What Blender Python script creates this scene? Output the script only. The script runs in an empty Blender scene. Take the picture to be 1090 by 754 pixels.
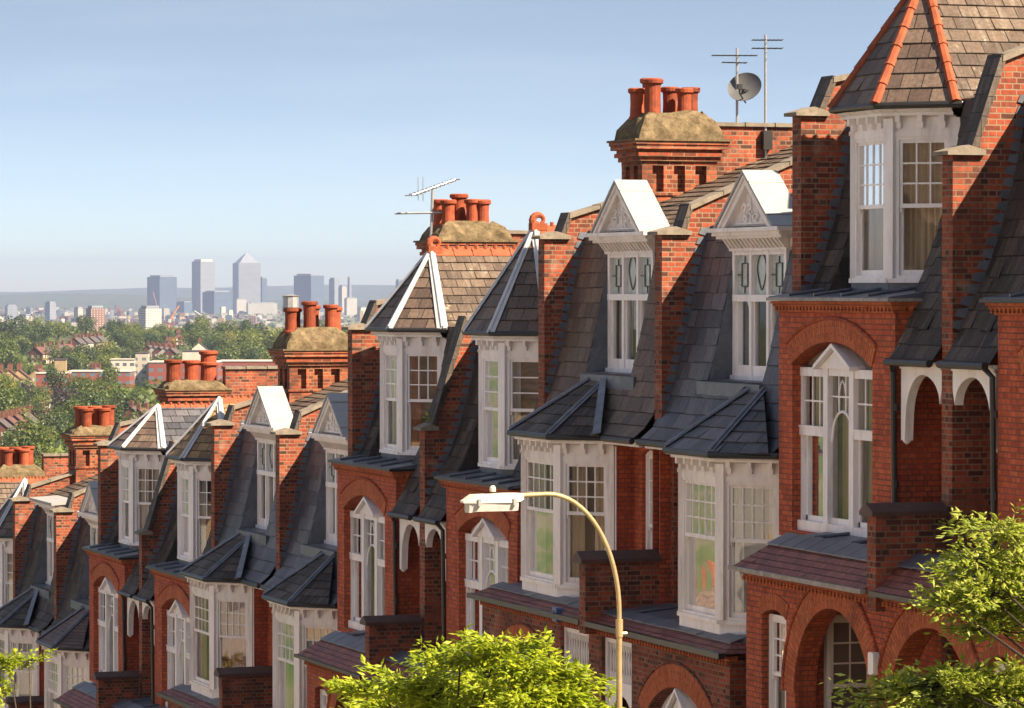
import bpy, bmesh, math, random
from mathutils import Vector, noise
from mathutils.geometry import tessellate_polygon
R = math.radians
random.seed(7)
scene = bpy.context.scene
COL = scene.collection

# ------------------------------------------------------------------ camera data
F_PX = 4000.0
W = 5.4
TH = math.atan(1393.0 / F_PX)
CT, ST = math.cos(TH), math.sin(TH)
CAMX, CAMY = -48.31, 20.97
ZB = -8.6                     # house base below the datum of its pair

def far_xy(px, D):
    """ground position seen in column px of the photo, D metres deep"""
    r = (px - 545.0) / F_PX * D
    return CAMX + CT * D - ST * r, CAMY - ST * D - CT * r

# ------------------------------------------------------------------ materials
def mat(name):
    m = bpy.data.materials.new(name); m.use_nodes = True
    nt = m.node_tree; nt.nodes.clear()
    out = nt.nodes.new('ShaderNodeOutputMaterial')
    return m, nt, out

class N:
    def __init__(s, nt): s.nt = nt
    def __call__(s, typ, ins=None, **kw):
        n = s.nt.nodes.new('ShaderNode' + typ)
        for k, v in kw.items(): setattr(n, k, v)
        for k, v in (ins or {}).items():
            if isinstance(v, bpy.types.NodeSocket): s.nt.links.new(v, n.inputs[k])
            else: n.inputs[k].default_value = v
        return n
    def ramp(s, fac, stops):
        n = s.nt.nodes.new('ShaderNodeValToRGB'); s.nt.links.new(fac, n.inputs[0])
        cr = n.color_ramp
        while len(cr.elements) < len(stops): cr.elements.new(.5)
        for e, (p, c) in zip(cr.elements, stops):
            e.position = p; e.color = (c[0], c[1], c[2], 1)
        return n.outputs[0]
    def mix(s, f, a, b, blend='MIX'):
        n = s.nt.nodes.new('ShaderNodeMix'); n.data_type = 'RGBA'; n.blend_type = blend
        for i, v in ((0, f), (6, a), (7, b)):
            if isinstance(v, bpy.types.NodeSocket): s.nt.links.new(v, n.inputs[i])
            elif i == 0: n.inputs[0].default_value = v
            else: n.inputs[i].default_value = (v[0], v[1], v[2], 1)
        return n.outputs[2]
    def math(s, op, a, b=0.0, c=0.0):
        n = s.nt.nodes.new('ShaderNodeMath'); n.operation = op
        for i, v in enumerate((a, b, c)):
            if isinstance(v, bpy.types.NodeSocket): s.nt.links.new(v, n.inputs[i])
            else: n.inputs[i].default_value = v
        return n.outputs[0]

def finish(nt, out, n, color, rough=.7, bump=None, bs=.3, bd=.01, spec=.4, metal=0.0):
    b = n('BsdfPrincipled', {'Base Color': color if isinstance(color, bpy.types.NodeSocket) else (*color, 1),
                             'Roughness': rough, 'Metallic': metal, 'Specular IOR Level': spec})
    if bump is not None:
        bn = n('Bump', {'Height': bump, 'Strength': bs, 'Distance': bd})
        nt.links.new(bn.outputs[0], b.inputs['Normal'])
    nt.links.new(b.outputs[0], out.inputs[0])

def brick_mat(name, c1, c2, c3, mortar, bw=.225, rh=.075, ms=.011, dirt=.35, pale=0.0, flem=True):
    m, nt, out = mat(name); n = N(nt)
    tc = n('TexCoord')
    oi = n('ObjectInfo')
    wob = n('TexNoise', {'Vector': tc.outputs['Object'], 'Scale': 9.0, 'Detail': 2.0})
    uv = n('VectorMath', {0: tc.outputs['UV'], 1: n('VectorMath', {0: wob.outputs[1], 3: .008}, operation='SCALE').outputs[0]}, operation='ADD').outputs[0]
    br = n('TexBrick', {'Vector': uv, 'Color1': (0, 0, 0, 1), 'Color2': (1, 1, 1, 1), 'Mortar': (.5, .5, .5, 1), 'Scale': 1.0,
                        'Mortar Size': ms, 'Mortar Smooth': .25, 'Bias': 0.0, 'Brick Width': bw, 'Row Height': rh})
    br.squash = .5 if flem else 1.0; br.squash_frequency = 2
    base = n.ramp(br.outputs[0], [(0.0, c1), (.5, c2), (1.0, c3)])
    nz = n('TexNoise', {'Vector': tc.outputs['Object'], 'Scale': 1.3, 'Detail': 6.0, 'Roughness': .65})
    nz2 = n('TexNoise', {'Vector': tc.outputs['Object'], 'Scale': 14.0, 'Detail': 3.0})
    base = n.mix(1.0, base, n.ramp(nz2.outputs[0], [(.3, (.72, .72, .72)), (.7, (1.15, 1.12, 1.1))]), 'MULTIPLY')
    mo = n.mix(n.ramp(nz.outputs[0], [(.35, (0, 0, 0)), (.7, (1, 1, 1))]), mortar, tuple(x * .45 for x in mortar))
    col = n.mix(br.outputs[1], base, mo)
    sootf = n.ramp(nz.outputs[0], [(.45, (0, 0, 0)), (.8, (dirt, dirt, dirt))])
    col = n.mix(sootf, col, (.05, .03, .022))
    sv = n('Mapping', {'Vector': tc.outputs['Object'], 'Scale': (3.2, 3.2, .35)})
    sn_ = n('TexNoise', {'Vector': sv.outputs[0], 'Scale': 1.0, 'Detail': 5.0, 'Roughness': .6})
    col = n.mix(n.ramp(sn_.outputs[0], [(.55, (0, 0, 0)), (.78, (.5, .5, .5))]), col, (.045, .03, .024))
    if pale > 0:
        nz3 = n('TexNoise', {'Vector': tc.outputs['Object'], 'Scale': 2.6, 'Detail': 5.0, 'W': 3.0}, noise_dimensions='4D')
        col = n.mix(n.ramp(nz3.outputs[0], [(.6, (0, 0, 0)), (.75, (pale, pale, pale))]), col, (.45, .36, .28))
    h = n.math('SUBTRACT', 1.0, br.outputs[1])
    h = n.math('MULTIPLY_ADD', nz2.outputs[0], .35, h)
    finish(nt, out, n, col, .82, h, .6, .012, .25)
    return m

SL = {}
def slate_mat(name, c1, c2, c3, bw=.3, rh=.25, streak=(.3, .26, .22), sa=.3, moss=0.0, rough=.55, spec=.5):
    SL[name] = (bw, rh)
    m, nt, out = mat(name); n = N(nt)
    tc = n('TexCoord'); uv = tc.outputs['UV']
    br = n('TexBrick', {'Vector': uv, 'Color1': (0, 0, 0, 1), 'Color2': (1, 1, 1, 1), 'Mortar': (.5, .5, .5, 1), 'Scale': 1.0,
                        'Mortar Size': .007, 'Mortar Smooth': .1, 'Bias': 0.0, 'Brick Width': bw, 'Row Height': rh})
    base = n.ramp(br.outputs[0], [(0.0, c1), (.5, c2), (1.0, c3)])
    sep = n('SeparateXYZ', {0: uv})
    saw = n.math('FRACT', n.math('DIVIDE', sep.outputs[1], rh))
    st = n('CombineXYZ', {0: n.math('MULTIPLY', sep.outputs[0], 9.0), 1: n.math('MULTIPLY', sep.outputs[1], 1.1), 2: 0.0})
    sn = n('TexNoise', {'Vector': st.outputs[0], 'Scale': 1.0, 'Detail': 4.0, 'Roughness': .6})
    nz = n('TexNoise', {'Vector': tc.outputs['Object'], 'Scale': 1.1, 'Detail': 5.0})
    fac = n.math('MULTIPLY', n.ramp(sn.outputs[0], [(.48, (0, 0, 0)), (.72, (1, 1, 1))]), n.ramp(nz.outputs[0], [(.35, (0, 0, 0)), (.65, (sa, sa, sa))]))
    col = n.mix(fac, base, streak)
    fine = n('TexNoise', {'Vector': tc.outputs['Object'], 'Scale': 22.0, 'Detail': 4.0})
    col = n.mix(1.0, col, n.ramp(fine.outputs[0], [(.3, (.7, .7, .7)), (.7, (1.25, 1.25, 1.25))]), 'MULTIPLY')
    if moss > 0:
        ml = n('TexNoise', {'Vector': tc.outputs['Object'], 'Scale': 3.7, 'Detail': 6.0, 'Roughness': .7})
        col = n.mix(n.ramp(ml.outputs[0], [(.6, (0, 0, 0)), (.68, (moss, moss, moss))]), col, (.34, .30, .22))
        ml2 = n('TexNoise', {'Vector': tc.outputs['Object'], 'Scale': 5.1, 'Detail': 3.0, 'W': 2.0}, noise_dimensions='4D')
        col = n.mix(n.ramp(ml2.outputs[0], [(.7, (0, 0, 0)), (.74, (moss, moss, moss))]), col, (.5, .27, .05))
    # dark open joints between slates
    col = n.mix(n.math('MULTIPLY', br.outputs[1], .85), col, (.012, .012, .013))
    h = n.math('ADD', n.math('MULTIPLY', n.math('SUBTRACT', 1.0, saw), 1.0), n.math('MULTIPLY', br.outputs[0], .25))
    h = n.math('SUBTRACT', h, n.math('MULTIPLY', br.outputs[1], .8))
    h = n.math('MULTIPLY_ADD', fine.outputs[0], .25, h)
    finish(nt, out, n, col, rough, h, .8, .014, spec)
    return m

def plain_mat(name, c, rough=.5, var=.25, scale=3.0, spec=.5, metal=0.0, bs=.15, stain=None, sa=.5, vert=False, rnd=None):
    m, nt, out = mat(name); n = N(nt)
    tc = n('TexCoord')
    v = tc.outputs['Object']
    if vert: v = n('Mapping', {'Vector': v, 'Scale': (1.0, 1.0, .18)}).outputs[0]
    nz = n('TexNoise', {'Vector': v, 'Scale': scale, 'Detail': 6.0, 'Roughness': .62})
    lo = tuple(x * (1 - var) for x in c); hi = tuple(min(1, x * (1 + var * .6)) for x in c)
    col = n.ramp(nz.outputs[0], [(.3, lo), (.7, hi)])
    if stain:
        n2 = n('TexNoise', {'Vector': v, 'Scale': scale * 2.3, 'Detail': 7.0, 'Roughness': .7, 'W': 5.0}, noise_dimensions='4D')
        col = n.mix(n.ramp(n2.outputs[0], [(.5, (0, 0, 0)), (.68, (sa, sa, sa))]), col, stain)
    if rnd:
        oi = n('ObjectInfo'); col = n.mix(1.0, col, n.ramp(oi.outputs['Random'], [(0.0, (rnd[0],) * 3), (1.0, (rnd[1],) * 3)]), 'MULTIPLY')
    n3 = n('TexNoise', {'Vector': tc.outputs['Object'], 'Scale': scale * 9, 'Detail': 3.0})
    finish(nt, out, n, col, rough, n3.outputs[0], bs, .01, spec, metal)
    return m

def leaf_mat(name, c1, c2, c3, trans=.4):
    m, nt, out = mat(name); n = N(nt)
    tc = n('TexCoord'); geo = n('NewGeometry')
    nz = n('TexNoise', {'Vector': tc.outputs['Object'], 'Scale': 1.7, 'Detail': 3.0})
    f = n.math('ADD', n.math('MULTIPLY', geo.outputs['Random Per Island'], .6), n.math('MULTIPLY', nz.outputs[0], .4))
    col = n.ramp(f, [(.15, c1), (.5, c2), (.85, c3)])
    d = n('BsdfPrincipled', {'Base Color': col, 'Roughness': .5, 'Specular IOR Level': .35})
    t = n('BsdfTranslucent', {'Color': n.mix(.5, col, (.35, .42, .03))})
    mx = n('MixShader', {0: trans, 1: d.outputs[0], 2: t.outputs[0]})
    nt.links.new(mx.outputs[0], out.inputs[0])
    return m

def glass_mat(name, base=.10, tint=(.93, .95, .95)):
    m, nt, out = mat(name); n = N(nt)
    tc = n('TexCoord')
    nz = n('TexNoise', {'Vector': tc.outputs['Object'], 'Scale': 2.2, 'Detail': 1.0})
    bn = n('Bump', {'Height': nz.outputs[0], 'Strength': .06, 'Distance': .03})
    fr = n('Fresnel', {'IOR': 1.52})
    f = n.math('ADD', n.math('MULTIPLY', fr.outputs[0], .7), base)
    g = n('BsdfGlossy', {'Color': (1, 1, 1, 1), 'Roughness': .02, 'Normal': bn.outputs[0]})
    t = n('BsdfTransparent', {'Color': (*tint, 1)})
    mx = n('MixShader', {0: f, 1: t.outputs[0], 2: g.outputs[0]})
    nt.links.new(mx.outputs[0], out.inputs[0])
    return m

M = {}
M['brick'] = brick_mat('rubbed_red_brick', (.38, .07, .032), (.49, .098, .04), (.54, .125, .052), (.24, .085, .055), bw=.225, rh=.0725, ms=.009, dirt=.4)
M['stock'] = brick_mat('weathered_red_stock_brick', (.06, .026, .02), (.27, .052, .025), (.35, .078, .036), (.25, .165, .11), ms=.010, dirt=.55, pale=.34)
M['stack'] = brick_mat('sooty_chimney_brick', (.10, .032, .02), (.31, .06, .026), (.40, .098, .04), (.27, .165, .10), ms=.011, dirt=.75, pale=.12)
M['arch'] = brick_mat('gauged_arch_brick', (.40, .092, .035), (.48, .12, .043), (.52, .145, .055), (.25, .09, .05), bw=.23, rh=.062, ms=.006, dirt=.25, flem=False)
M['slate_blue'] = slate_mat('blue_grey_slate', (.036, .035, .044), (.06, .058, .07), (.095, .09, .102), bw=.32, rh=.27, sa=.15, rough=.5)
M['slate_dark'] = slate_mat('dark_grey_slate', (.026, .020, .018), (.048, .036, .031), (.08, .06, .05), bw=.3, rh=.25, sa=.35, rough=.7, spec=.3)
M['slate_brown'] = slate_mat('brown_weathered_slate', (.072, .044, .033), (.108, .07, .052), (.145, .098, .072), bw=.3, rh=.25, streak=(.03, .026, .024), sa=.7, rough=.65)
M['slate_warm'] = slate_mat('lichened_warm_slate', (.052, .035, .027), (.082, .055, .041), (.12, .084, .061), bw=.28, rh=.22, sa=.35, moss=.75, rough=.75, spec=.3)
M['slate_tan'] = slate_mat('yellowed_tan_slate', (.17, .10, .05), (.235, .145, .07), (.30, .19, .09), bw=.28, rh=.24, sa=.3, moss=.5, rough=.75, spec=.3)
M['tile_red'] = slate_mat('small_red_clay_tile', (.16, .04, .03), (.22, .058, .042), (.27, .08, .055), bw=.17, rh=.11, streak=(.05, .03, .03), sa=.6, rough=.6)
M['tile_brown'] = slate_mat('brown_clay_tile', (.07, .035, .028), (.10, .05, .038), (.13, .066, .05), bw=.2, rh=.13, streak=(.03, .02, .02), sa=.6, rough=.6)
M['lead'] = plain_mat('grey_lead_sheet', (.10, .112, .14), .42, .35, 2.2, .5, .0, .2, (.22, .23, .25), .4)
M['lead_pale'] = plain_mat('pale_painted_lead', (.30, .29, .29), .45, .12, 2.5, .5, 0, .1, (.42, .36, .31), .5)
M['lead_hip'] = plain_mat('bright_lead_hip', (.46, .46, .47), .4, .2, 3.0, .5, 0, .1, (.3, .3, .33), .35)
M['white'] = plain_mat('white_gloss_paint', (.86, .80, .785), .4, .10, 3.0, .5, 0, .15, (.46, .38, .33), .5, vert=True)
M['cream'] = plain_mat('cream_joinery_paint', (.84, .76, .71), .45, .12, 3.0, .5, 0, .15, (.40, .31, .25), .5, vert=True)
M['plaster'] = plain_mat('moulded_pediment_plaster', (.74, .67, .63), .6, .3, 9.0, .3, 0, 1.0)
M['glass'] = glass_mat('old_window_glass', .07)
M['leaded'] = plain_mat('grey_green_leaded_glass', (.45, .48, .44), .15, .3, 6.0, .6, 0, .2)
M['curtain'] = plain_mat('cream_net_curtain', (.66, .60, .52), .9, .2, 3.0, .1)
M['drape'] = plain_mat('beige_lined_curtain', (.52, .38, .25), .9, .25, 3.0, .1, vert=True)
M['drape_red'] = plain_mat('rust_red_curtain', (.36, .10, .06), .9, .3, 3.0, .1, vert=True)
M['drape_grey'] = plain_mat('grey_blind_fabric', (.40, .40, .42), .9, .2, 3.0, .1)
M['room'] = plain_mat('dark_room_shade', (.16, .13, .11), .95, .3, 1.0, .1)  # dark sheet close behind the panes, room shade put into its colour
M['bounce_stucco'] = plain_mat('cream_bounce_stucco', (.74, .52, .32), .9, .15, 1.5, .1)  # opposite walls made cream to throw warm fill on the terrace
M['lead_blue'] = plain_mat('blue_grey_lead_flashing', (.13, .142, .18), .4, .3, 3.0, .5, 0, .2, (.33, .33, .35), .35)
M['iron'] = plain_mat('black_cast_iron', (.022, .02, .02), .4, .3, 5.0, .5)
M['gutter_grey'] = plain_mat('flaking_grey_gutter_paint', (.30, .26, .23), .5, .35, 6.0, .4, stain=(.06, .05, .045), sa=.7)
M['terra'] = plain_mat('terracotta', (.29, .07, .03), .75, .35, 5.0, .25, 0, .3, (.15, .055, .032), .7)
M['pot'] = plain_mat('chimney_pot_terracotta', (.36, .075, .032), .7, .35, 5.0, .25, 0, .25, (.12, .045, .03), .8, rnd=(.5, 1.1))
M['stone'] = plain_mat('lichened_cement_flaunching', (.16, .118, .07), .95, .55, 6.0, .1, 0, 1.0, (.05, .043, .03), .85)
M['coping'] = plain_mat('mossy_coping_and_tympanum_shade', (.22, .185, .15), .9, .3, 4.0, .15, 0, .5, (.11, .10, .075), .6)  # also the painted shade on the two nearest tympana
M['coping_red'] = plain_mat('dark_red_clay_coping', (.085, .042, .034), .6, .35, 4.0, .4, 0, .3, (.045, .03, .026), .7)
M['steel'] = plain_mat('dull_aluminium', (.42, .42, .43), .4, .2, 8.0, .5, .6)
M['galv'] = plain_mat('ochre_galvanised_pole', (.40, .30, .165), .38, .25, 4.0, .5, .35, .1, (.30, .17, .07), .5)
M['lamp_white'] = plain_mat('off_white_lamp_housing', (.58, .52, .43), .4, .1, 4.0)
M['lamp_lens'] = plain_mat('cloudy_lamp_lens', (.50, .47, .45), .15, .2, 12.0, .6)
M['yellow'] = plain_mat('faded_yellow_plastic', (.52, .27, .04), .4, .15, 3.0)
M['blue'] = plain_mat('blue_plastic', (.05, .12, .28), .4, .15, 3.0)
M['redplastic'] = plain_mat('red_plastic', (.5, .05, .03), .4, .15, 3.0)
M['black'] = plain_mat('black_print', (.02, .02, .02), .5, .1, 3.0)
M['came'] = plain_mat('dull_lead_came', (.10, .11, .105), .5, .2, 3.0)
M['dish_grey'] = plain_mat('dull_dark_grey_dish', (.10, .10, .105), .5, .2, 3.0)
M['door'] = plain_mat('dark_green_door_paint', (.03, .05, .04), .35, .2, 3.0)
M['bark'] = plain_mat('grey_brown_bark', (.055, .042, .03), .9, .4, 6.0, .2, 0, .8)
M['asphalt'] = plain_mat('asphalt', (.10, .095, .09), .85, .25, 1.0, .3, 0, .3)
M['paving'] = plain_mat('concrete_paving', (.36, .32, .27), .85, .2, 1.5, .3, 0, .2)
M['kerb'] = plain_mat('granite_kerb', (.32, .31, .3), .8, .2, 3.0, .3)
M['paint'] = plain_mat('road_paint', (.75, .75, .72), .6, .1, 3.0, .3)
M['grass'] = plain_mat('garden_grass', (.06, .085, .02), .9, .4, 1.2, .1, 0, .5)
M['leaf_bright'] = leaf_mat('young_yellow_green_leaf', (.13, .20, .010), (.30, .37, .018), (.46, .48, .035), .45)  # light yellow-green of young leaves, varied at random
M['leaf_mid'] = leaf_mat('mid_green_leaf', (.10, .15, .014), (.26, .31, .035), (.46, .46, .12), .42)
M['leaf_far_dark'] = leaf_mat('far_dark_green_crown', (.012, .026, .010), (.033, .058, .013), (.07, .10, .018), .2)
M['leaf_far_mid'] = leaf_mat('far_mid_green_crown', (.022, .040, .010), (.062, .09, .014), (.12, .145, .022), .25)
M['leaf_far_pale'] = leaf_mat('far_olive_crown', (.05, .07, .014), (.11, .135, .022), (.17, .19, .034), .25)
M['leaf_far_gold'] = leaf_mat('far_golden_crown', (.14, .10, .016), (.24, .17, .02), (.34, .23, .03), .25)
M['leaf_far_purple'] = leaf_mat('far_copper_crown', (.02, .014, .018), (.036, .024, .028), (.05, .034, .034), .15)

def facade_mat(name, wall, win, fw, fh, ww=.55, wh=.5, rough=.6):
    """flat facade of a far-off block with a regular grid of windows"""
    m, nt, out = mat(name); n = N(nt)
    tc = n('TexCoord'); sep = n('SeparateXYZ', {0: tc.outputs['UV']})
    a = n.math('FRACT', n.math('DIVIDE', sep.outputs[0], fw)); b = n.math('FRACT', n.math('DIVIDE', sep.outputs[1], fh))
    f = n.math('MULTIPLY', n.math('LESS_THAN', a, ww), n.math('LESS_THAN', b, wh))
    nz = n('TexNoise', {'Vector': tc.outputs['Object'], 'Scale': .05, 'Detail': 4.0})
    w = n.mix(n.ramp(nz.outputs[0], [(.35, (0, 0, 0)), (.65, (.3, .3, .3))]), wall, tuple(x * .6 for x in wall))
    col = n.mix(f, w, win)
    finish(nt, out, n, col, rough, None, spec=.4)
    return m
M['f_glass'] = facade_mat('blue_glass_curtain_wall', (.12, .155, .21), (.04, .065, .10), 3.2, 3.8, .8, .68, .35)
M['f_steel'] = facade_mat('steel_clad_tower', (.25, .27, .31), (.09, .11, .15), 3.0, 4.0, .55, .5, .4)
M['f_pale'] = facade_mat('pale_concrete_block', (.40, .36, .31), (.12, .13, .15), 4.0, 3.1, .5, .45)
M['f_brick'] = facade_mat('brown_brick_block', (.19, .09, .06), (.36, .34, .31), 4.0, 3.0, .4, .45)
M['f_white'] = facade_mat('white_panel_block', (.50, .47, .42), (.08, .095, .12), 3.4, 3.2, .55, .45)
M['f_red'] = facade_mat('red_brick_school_wall', (.24, .065, .045), (.1, .13, .17), 4.0, 3.6, .6, .42)
M['far_brick'] = plain_mat('far_red_brick', (.15, .06, .04), .8, .25, .4, .3)
M['far_cream'] = plain_mat('far_cream_render', (.32, .235, .13), .8, .2, .4, .3)
M['far_roof'] = plain_mat('far_clay_roof', (.115, .055, .044), .8, .3, .5, .3)
M['far_roof_grey'] = plain_mat('far_slate_roof', (.085, .07, .07), .7, .3, .5, .3)
M['far_white'] = plain_mat('far_white_render', (.48, .44, .38), .8, .15, .4, .3)
M['orange'] = plain_mat('orange_crane_paint', (.62, .24, .06), .5, .1, 1.0)
M['crane_red'] = plain_mat('red_crane_paint', (.5, .16, .14), .5, .1, 1.0)

# ------------------------------------------------------------------ mesh builder
class MB:
    sg = 1; z0 = 0.0
    def __init__(s):
        s.v = []; s.f = []; s.uv = []; s.sl = []; s.sp = []
    def face(s, pts, uv=None):
        b = len(s.v); s.v += [tuple(p) for p in pts]
        s.f.append(tuple(range(b, b + len(pts)))); s.uv.append(uv)
    def solid(s, vs, fs):
        b = len(s.v); s.v += [tuple(p) for p in vs]
        for f in fs: s.f.append(tuple(b + i for i in f)); s.uv.append(None)
    def box(s, x0, x1, y0, y1, z0, z1):
        s.solid([(x0, y0, z0), (x1, y0, z0), (x1, y1, z0), (x0, y1, z0), (x0, y0, z1), (x1, y0, z1), (x1, y1, z1), (x0, y1, z1)],
                [(3, 2, 1, 0), (4, 5, 6, 7), (0, 1, 5, 4), (1, 2, 6, 5), (2, 3, 7, 6), (3, 0, 4, 7)])
    def obox(s, o, u, n, u0, u1, n0, n1, z0, z1):
        P = lambda a, b, z: (o[0] + u[0] * a + n[0] * b, o[1] + u[1] * a + n[1] * b, z)
        s.solid([P(u0, n0, z0), P(u1, n0, z0), P(u1, n1, z0), P(u0, n1, z0), P(u0, n0, z1), P(u1, n0, z1), P(u1, n1, z1), P(u0, n1, z1)],
                [(3, 2, 1, 0), (4, 5, 6, 7), (0, 1, 5, 4), (1, 2, 6, 5), (2, 3, 7, 6), (3, 0, 4, 7)])
    def prism(s, pts, d):
        """closed prism: polygon pts swept by vector d"""
        n = len(pts); d = Vector(d)
        a = [tuple(p) for p in pts]; b = [tuple(Vector(p) + d) for p in pts]
        tri = tessellate_polygon([[Vector(p) for p in pts]]) if n > 4 else None
        vs = a + b; fs = []
        if tri:
            fs += [tuple(t) for t in tri] + [tuple(i + n for i in reversed(t)) for t in tri]
        else: fs += [tuple(range(n)), tuple(reversed(range(n, 2 * n)))]
        for i in range(n):
            j = (i + 1) % n; fs.append((i, j, j + n, i + n))
        s.solid(vs, fs)
    def panel(s, O, U, V, outer, holes, D):
        """wall panel O + a U + b V with holes; returns swept back along D with reveals"""
        O, U, V, D = Vector(O), Vector(U), Vector(V), Vector(D)
        P = lambda p: O + U * p[0] + V * p[1]
        loops = [outer] + list(holes)
        tri = tessellate_polygon([[Vector((p[0], p[1], 0)) for p in l] for l in loops])
        flat = [P(p) for l in loops for p in l]; n = len(flat)
        vs = flat + [p + D for p in flat]; fs = [tuple(t) for t in tri] + [tuple(i + n for i in reversed(t)) for t in tri]
        b = 0
        for l in loops:
            m = len(l)
            for i in range(m):
                j = (i + 1) % m; fs.append((b + i, b + j, b + j + n, b + i + n))
            b += m
        s.solid(vs, fs)
    def tube(s, pts, r, k=8, r2=None, cap=True):
        pts = [Vector(p) for p in pts]; n = len(pts); rings = []
        a = None
        for i, p in enumerate(pts):
            t = (pts[min(i + 1, n - 1)] - pts[max(i - 1, 0)]).normalized()
            if a is not None: a = a - t * a.dot(t)
            if a is None or a.length < .05:
                a = t.cross(Vector((0, 0, 1)))
                if a.length < .05: a = t.cross(Vector((0, 1, 0)))
            a.normalize(); c = t.cross(a)
            q = r if r2 is None else r + (r2 - r) * i / (n - 1)
            if isinstance(r, (list, tuple)): q = r[i]
            rings.append([p + (a * math.cos(2 * math.pi * j / k) + c * math.sin(2 * math.pi * j / k)) * q for j in range(k)])
        vs = [p for g in rings for p in g]; fs = []
        for i in range(n - 1):
            for j in range(k):
                fs.append((i * k + j, i * k + (j + 1) % k, (i + 1) * k + (j + 1) % k, (i + 1) * k + j))
        if cap: fs += [tuple(range(k)), tuple((n - 1) * k + j for j in reversed(range(k)))]
        s.solid(vs, fs)
    def lathe(s, c, prof, k=14):
        s.solid([(c[0] + r * math.cos(2 * math.pi * j / k), c[1] + r * math.sin(2 * math.pi * j / k), c[2] + z) for r, z in prof for j in range(k)],
                [(i * k + j, i * k + (j + 1) % k, (i + 1) * k + (j + 1) % k, (i + 1) * k + j) for i in range(len(prof) - 1) for j in range(k)]
                + [tuple(range(k)), tuple((len(prof) - 1) * k + j for j in reversed(range(k)))])
    def band(s, pl0, z0, pl1, z1):
        for i in range(len(pl0) - 1):
            s.face([(*pl0[i], z0), (*pl0[i + 1], z0), (*pl1[i + 1], z1), (*pl1[i], z1)])
    def slab(s, pl, z):
        s.face([(*p, z) for p in pl])
    def lay_slates(s, bw, rh):
        """every slate its own slightly lifted, slightly uneven piece over the bedding sheet"""
        rs = random.Random(len(s.v) * 7 + 3)
        k = min(1.0, rh / .22)
        def joints(r, a, b):
            off = bw * .5 if r % 2 == 0 else 0.0
            i = math.floor((a + off) / bw); out = [a]
            while True:
                i += 1; x = i * bw - off
                if x >= b - .01: break
                if x > a + .01: out.append(x)
            return out + [b]
        for prof, x0, x1 in s.sp:
            S = [0.0]
            for (ya, za), (yb, zb) in zip(prof, prof[1:]): S.append(S[-1] + math.hypot(yb - ya, zb - za))
            def at(q):
                q = min(max(q, 0), S[-1])
                for i in range(len(S) - 1):
                    if q <= S[i + 1] + 1e-9:
                        t = (q - S[i]) / max(1e-9, S[i + 1] - S[i]); a, b = prof[i], prof[i + 1]
                        return (a[0] + (b[0] - a[0]) * t, a[1] + (b[1] - a[1]) * t)
            def nor(q):
                a, b = at(q - .05), at(q + .05); d = math.hypot(b[0] - a[0], b[1] - a[1]) or 1
                return ((b[1] - a[1]) / d, -(b[0] - a[0]) / d)
            for r in range(int(math.ceil(S[-1] / rh))):
                sa, sb = r * rh, min(S[-1], (r + 1) * rh)
                J = joints(r, x0, x1)
                for xa, xb in zip(J, J[1:]):
                    lf = (.011 + rs.uniform(0, .009)) * k; dr = rs.uniform(-.009, .009)
                    if rs.random() < .02: dr -= .04; lf += .012
                    tw = rs.uniform(-.004, .004)
                    na, nb = nor(sa), nor(sb); pa, pb = at(sa), at(sb); qa = at(max(0, sa + dr)) if sa > 0 else pa
                    g = .0025
                    P = [(xa + g, qa[0] + na[0] * lf, qa[1] + na[1] * lf), (xb - g, qa[0] + na[0] * (lf + tw), qa[1] + na[1] * (lf + tw)), (xb - g, pb[0] + nb[0] * .003, pb[1] + nb[1] * .003), (xa + g, pb[0] + nb[0] * .003, pb[1] + nb[1] * .003)]
                    s.face(P, [(xa + g, sa + .004), (xb - g, sa + .004), (xb - g, sb - .002), (xa + g, sb - .002)])
                    s.face([P[0], P[1], (xb - g, qa[0], qa[1]), (xa + g, qa[0], qa[1])], [(xa + g, sa + .01), (xb - g, sa + .01), (xb - g, sa + .012), (xa + g, sa + .012)])
        def clip(poly, ax, lim, keep_ge):
            out = []
            for i in range(len(poly)):
                p, q = poly[i], poly[(i + 1) % len(poly)]
                ip = (p[ax] >= lim) if keep_ge else (p[ax] <= lim); iq = (q[ax] >= lim) if keep_ge else (q[ax] <= lim)
                if ip: out.append(p)
                if ip != iq:
                    t = (lim - p[ax]) / (q[ax] - p[ax]); r_ = [p[0] + (q[0] - p[0]) * t, p[1] + (q[1] - p[1]) * t]; r_[ax] = lim; out.append(tuple(r_))
            return out
        for o, u, v, n, uv in s.sl:
            va, vb = min(p[1] for p in uv), max(p[1] for p in uv)
            for r in range(math.floor(va / rh + 1e-6), math.ceil(vb / rh - 1e-6)):
                row = clip(clip(uv, 1, r * rh, True), 1, (r + 1) * rh, False)
                if len(row) < 3: continue
                J = joints(r, min(p[0] for p in row), max(p[0] for p in row))
                for xa, xb in zip(J, J[1:]):
                    pl = clip(clip(row, 0, xa + .0025, True), 0, xb - .0025, False)
                    if len(pl) < 3: continue
                    lf = (.011 + rs.uniform(0, .009)) * k; tw = rs.uniform(-.004, .004)
                    if rs.random() < .02: lf += .012
                    f = lambda p: o + u * p[0] + v * p[1] + n * (.003 + (lf + tw * (p[0] - xa) / bw) * max(0, 1 - (p[1] - r * rh) / rh))
                    s.face([f(p) for p in pl], pl)
                    for i in range(len(pl)):
                        p, q = pl[i], pl[(i + 1) % len(pl)]
                        if abs(p[1] - r * rh) < .004 and abs(q[1] - r * rh) < .004:
                            s.face([f(p), f(q), o + u * q[0] + v * q[1], o + u * p[0] + v * p[1]], [(p[0], p[1] + .01), (q[0], q[1] + .01), (q[0], q[1] + .012), (p[0], p[1] + .012)])
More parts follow.
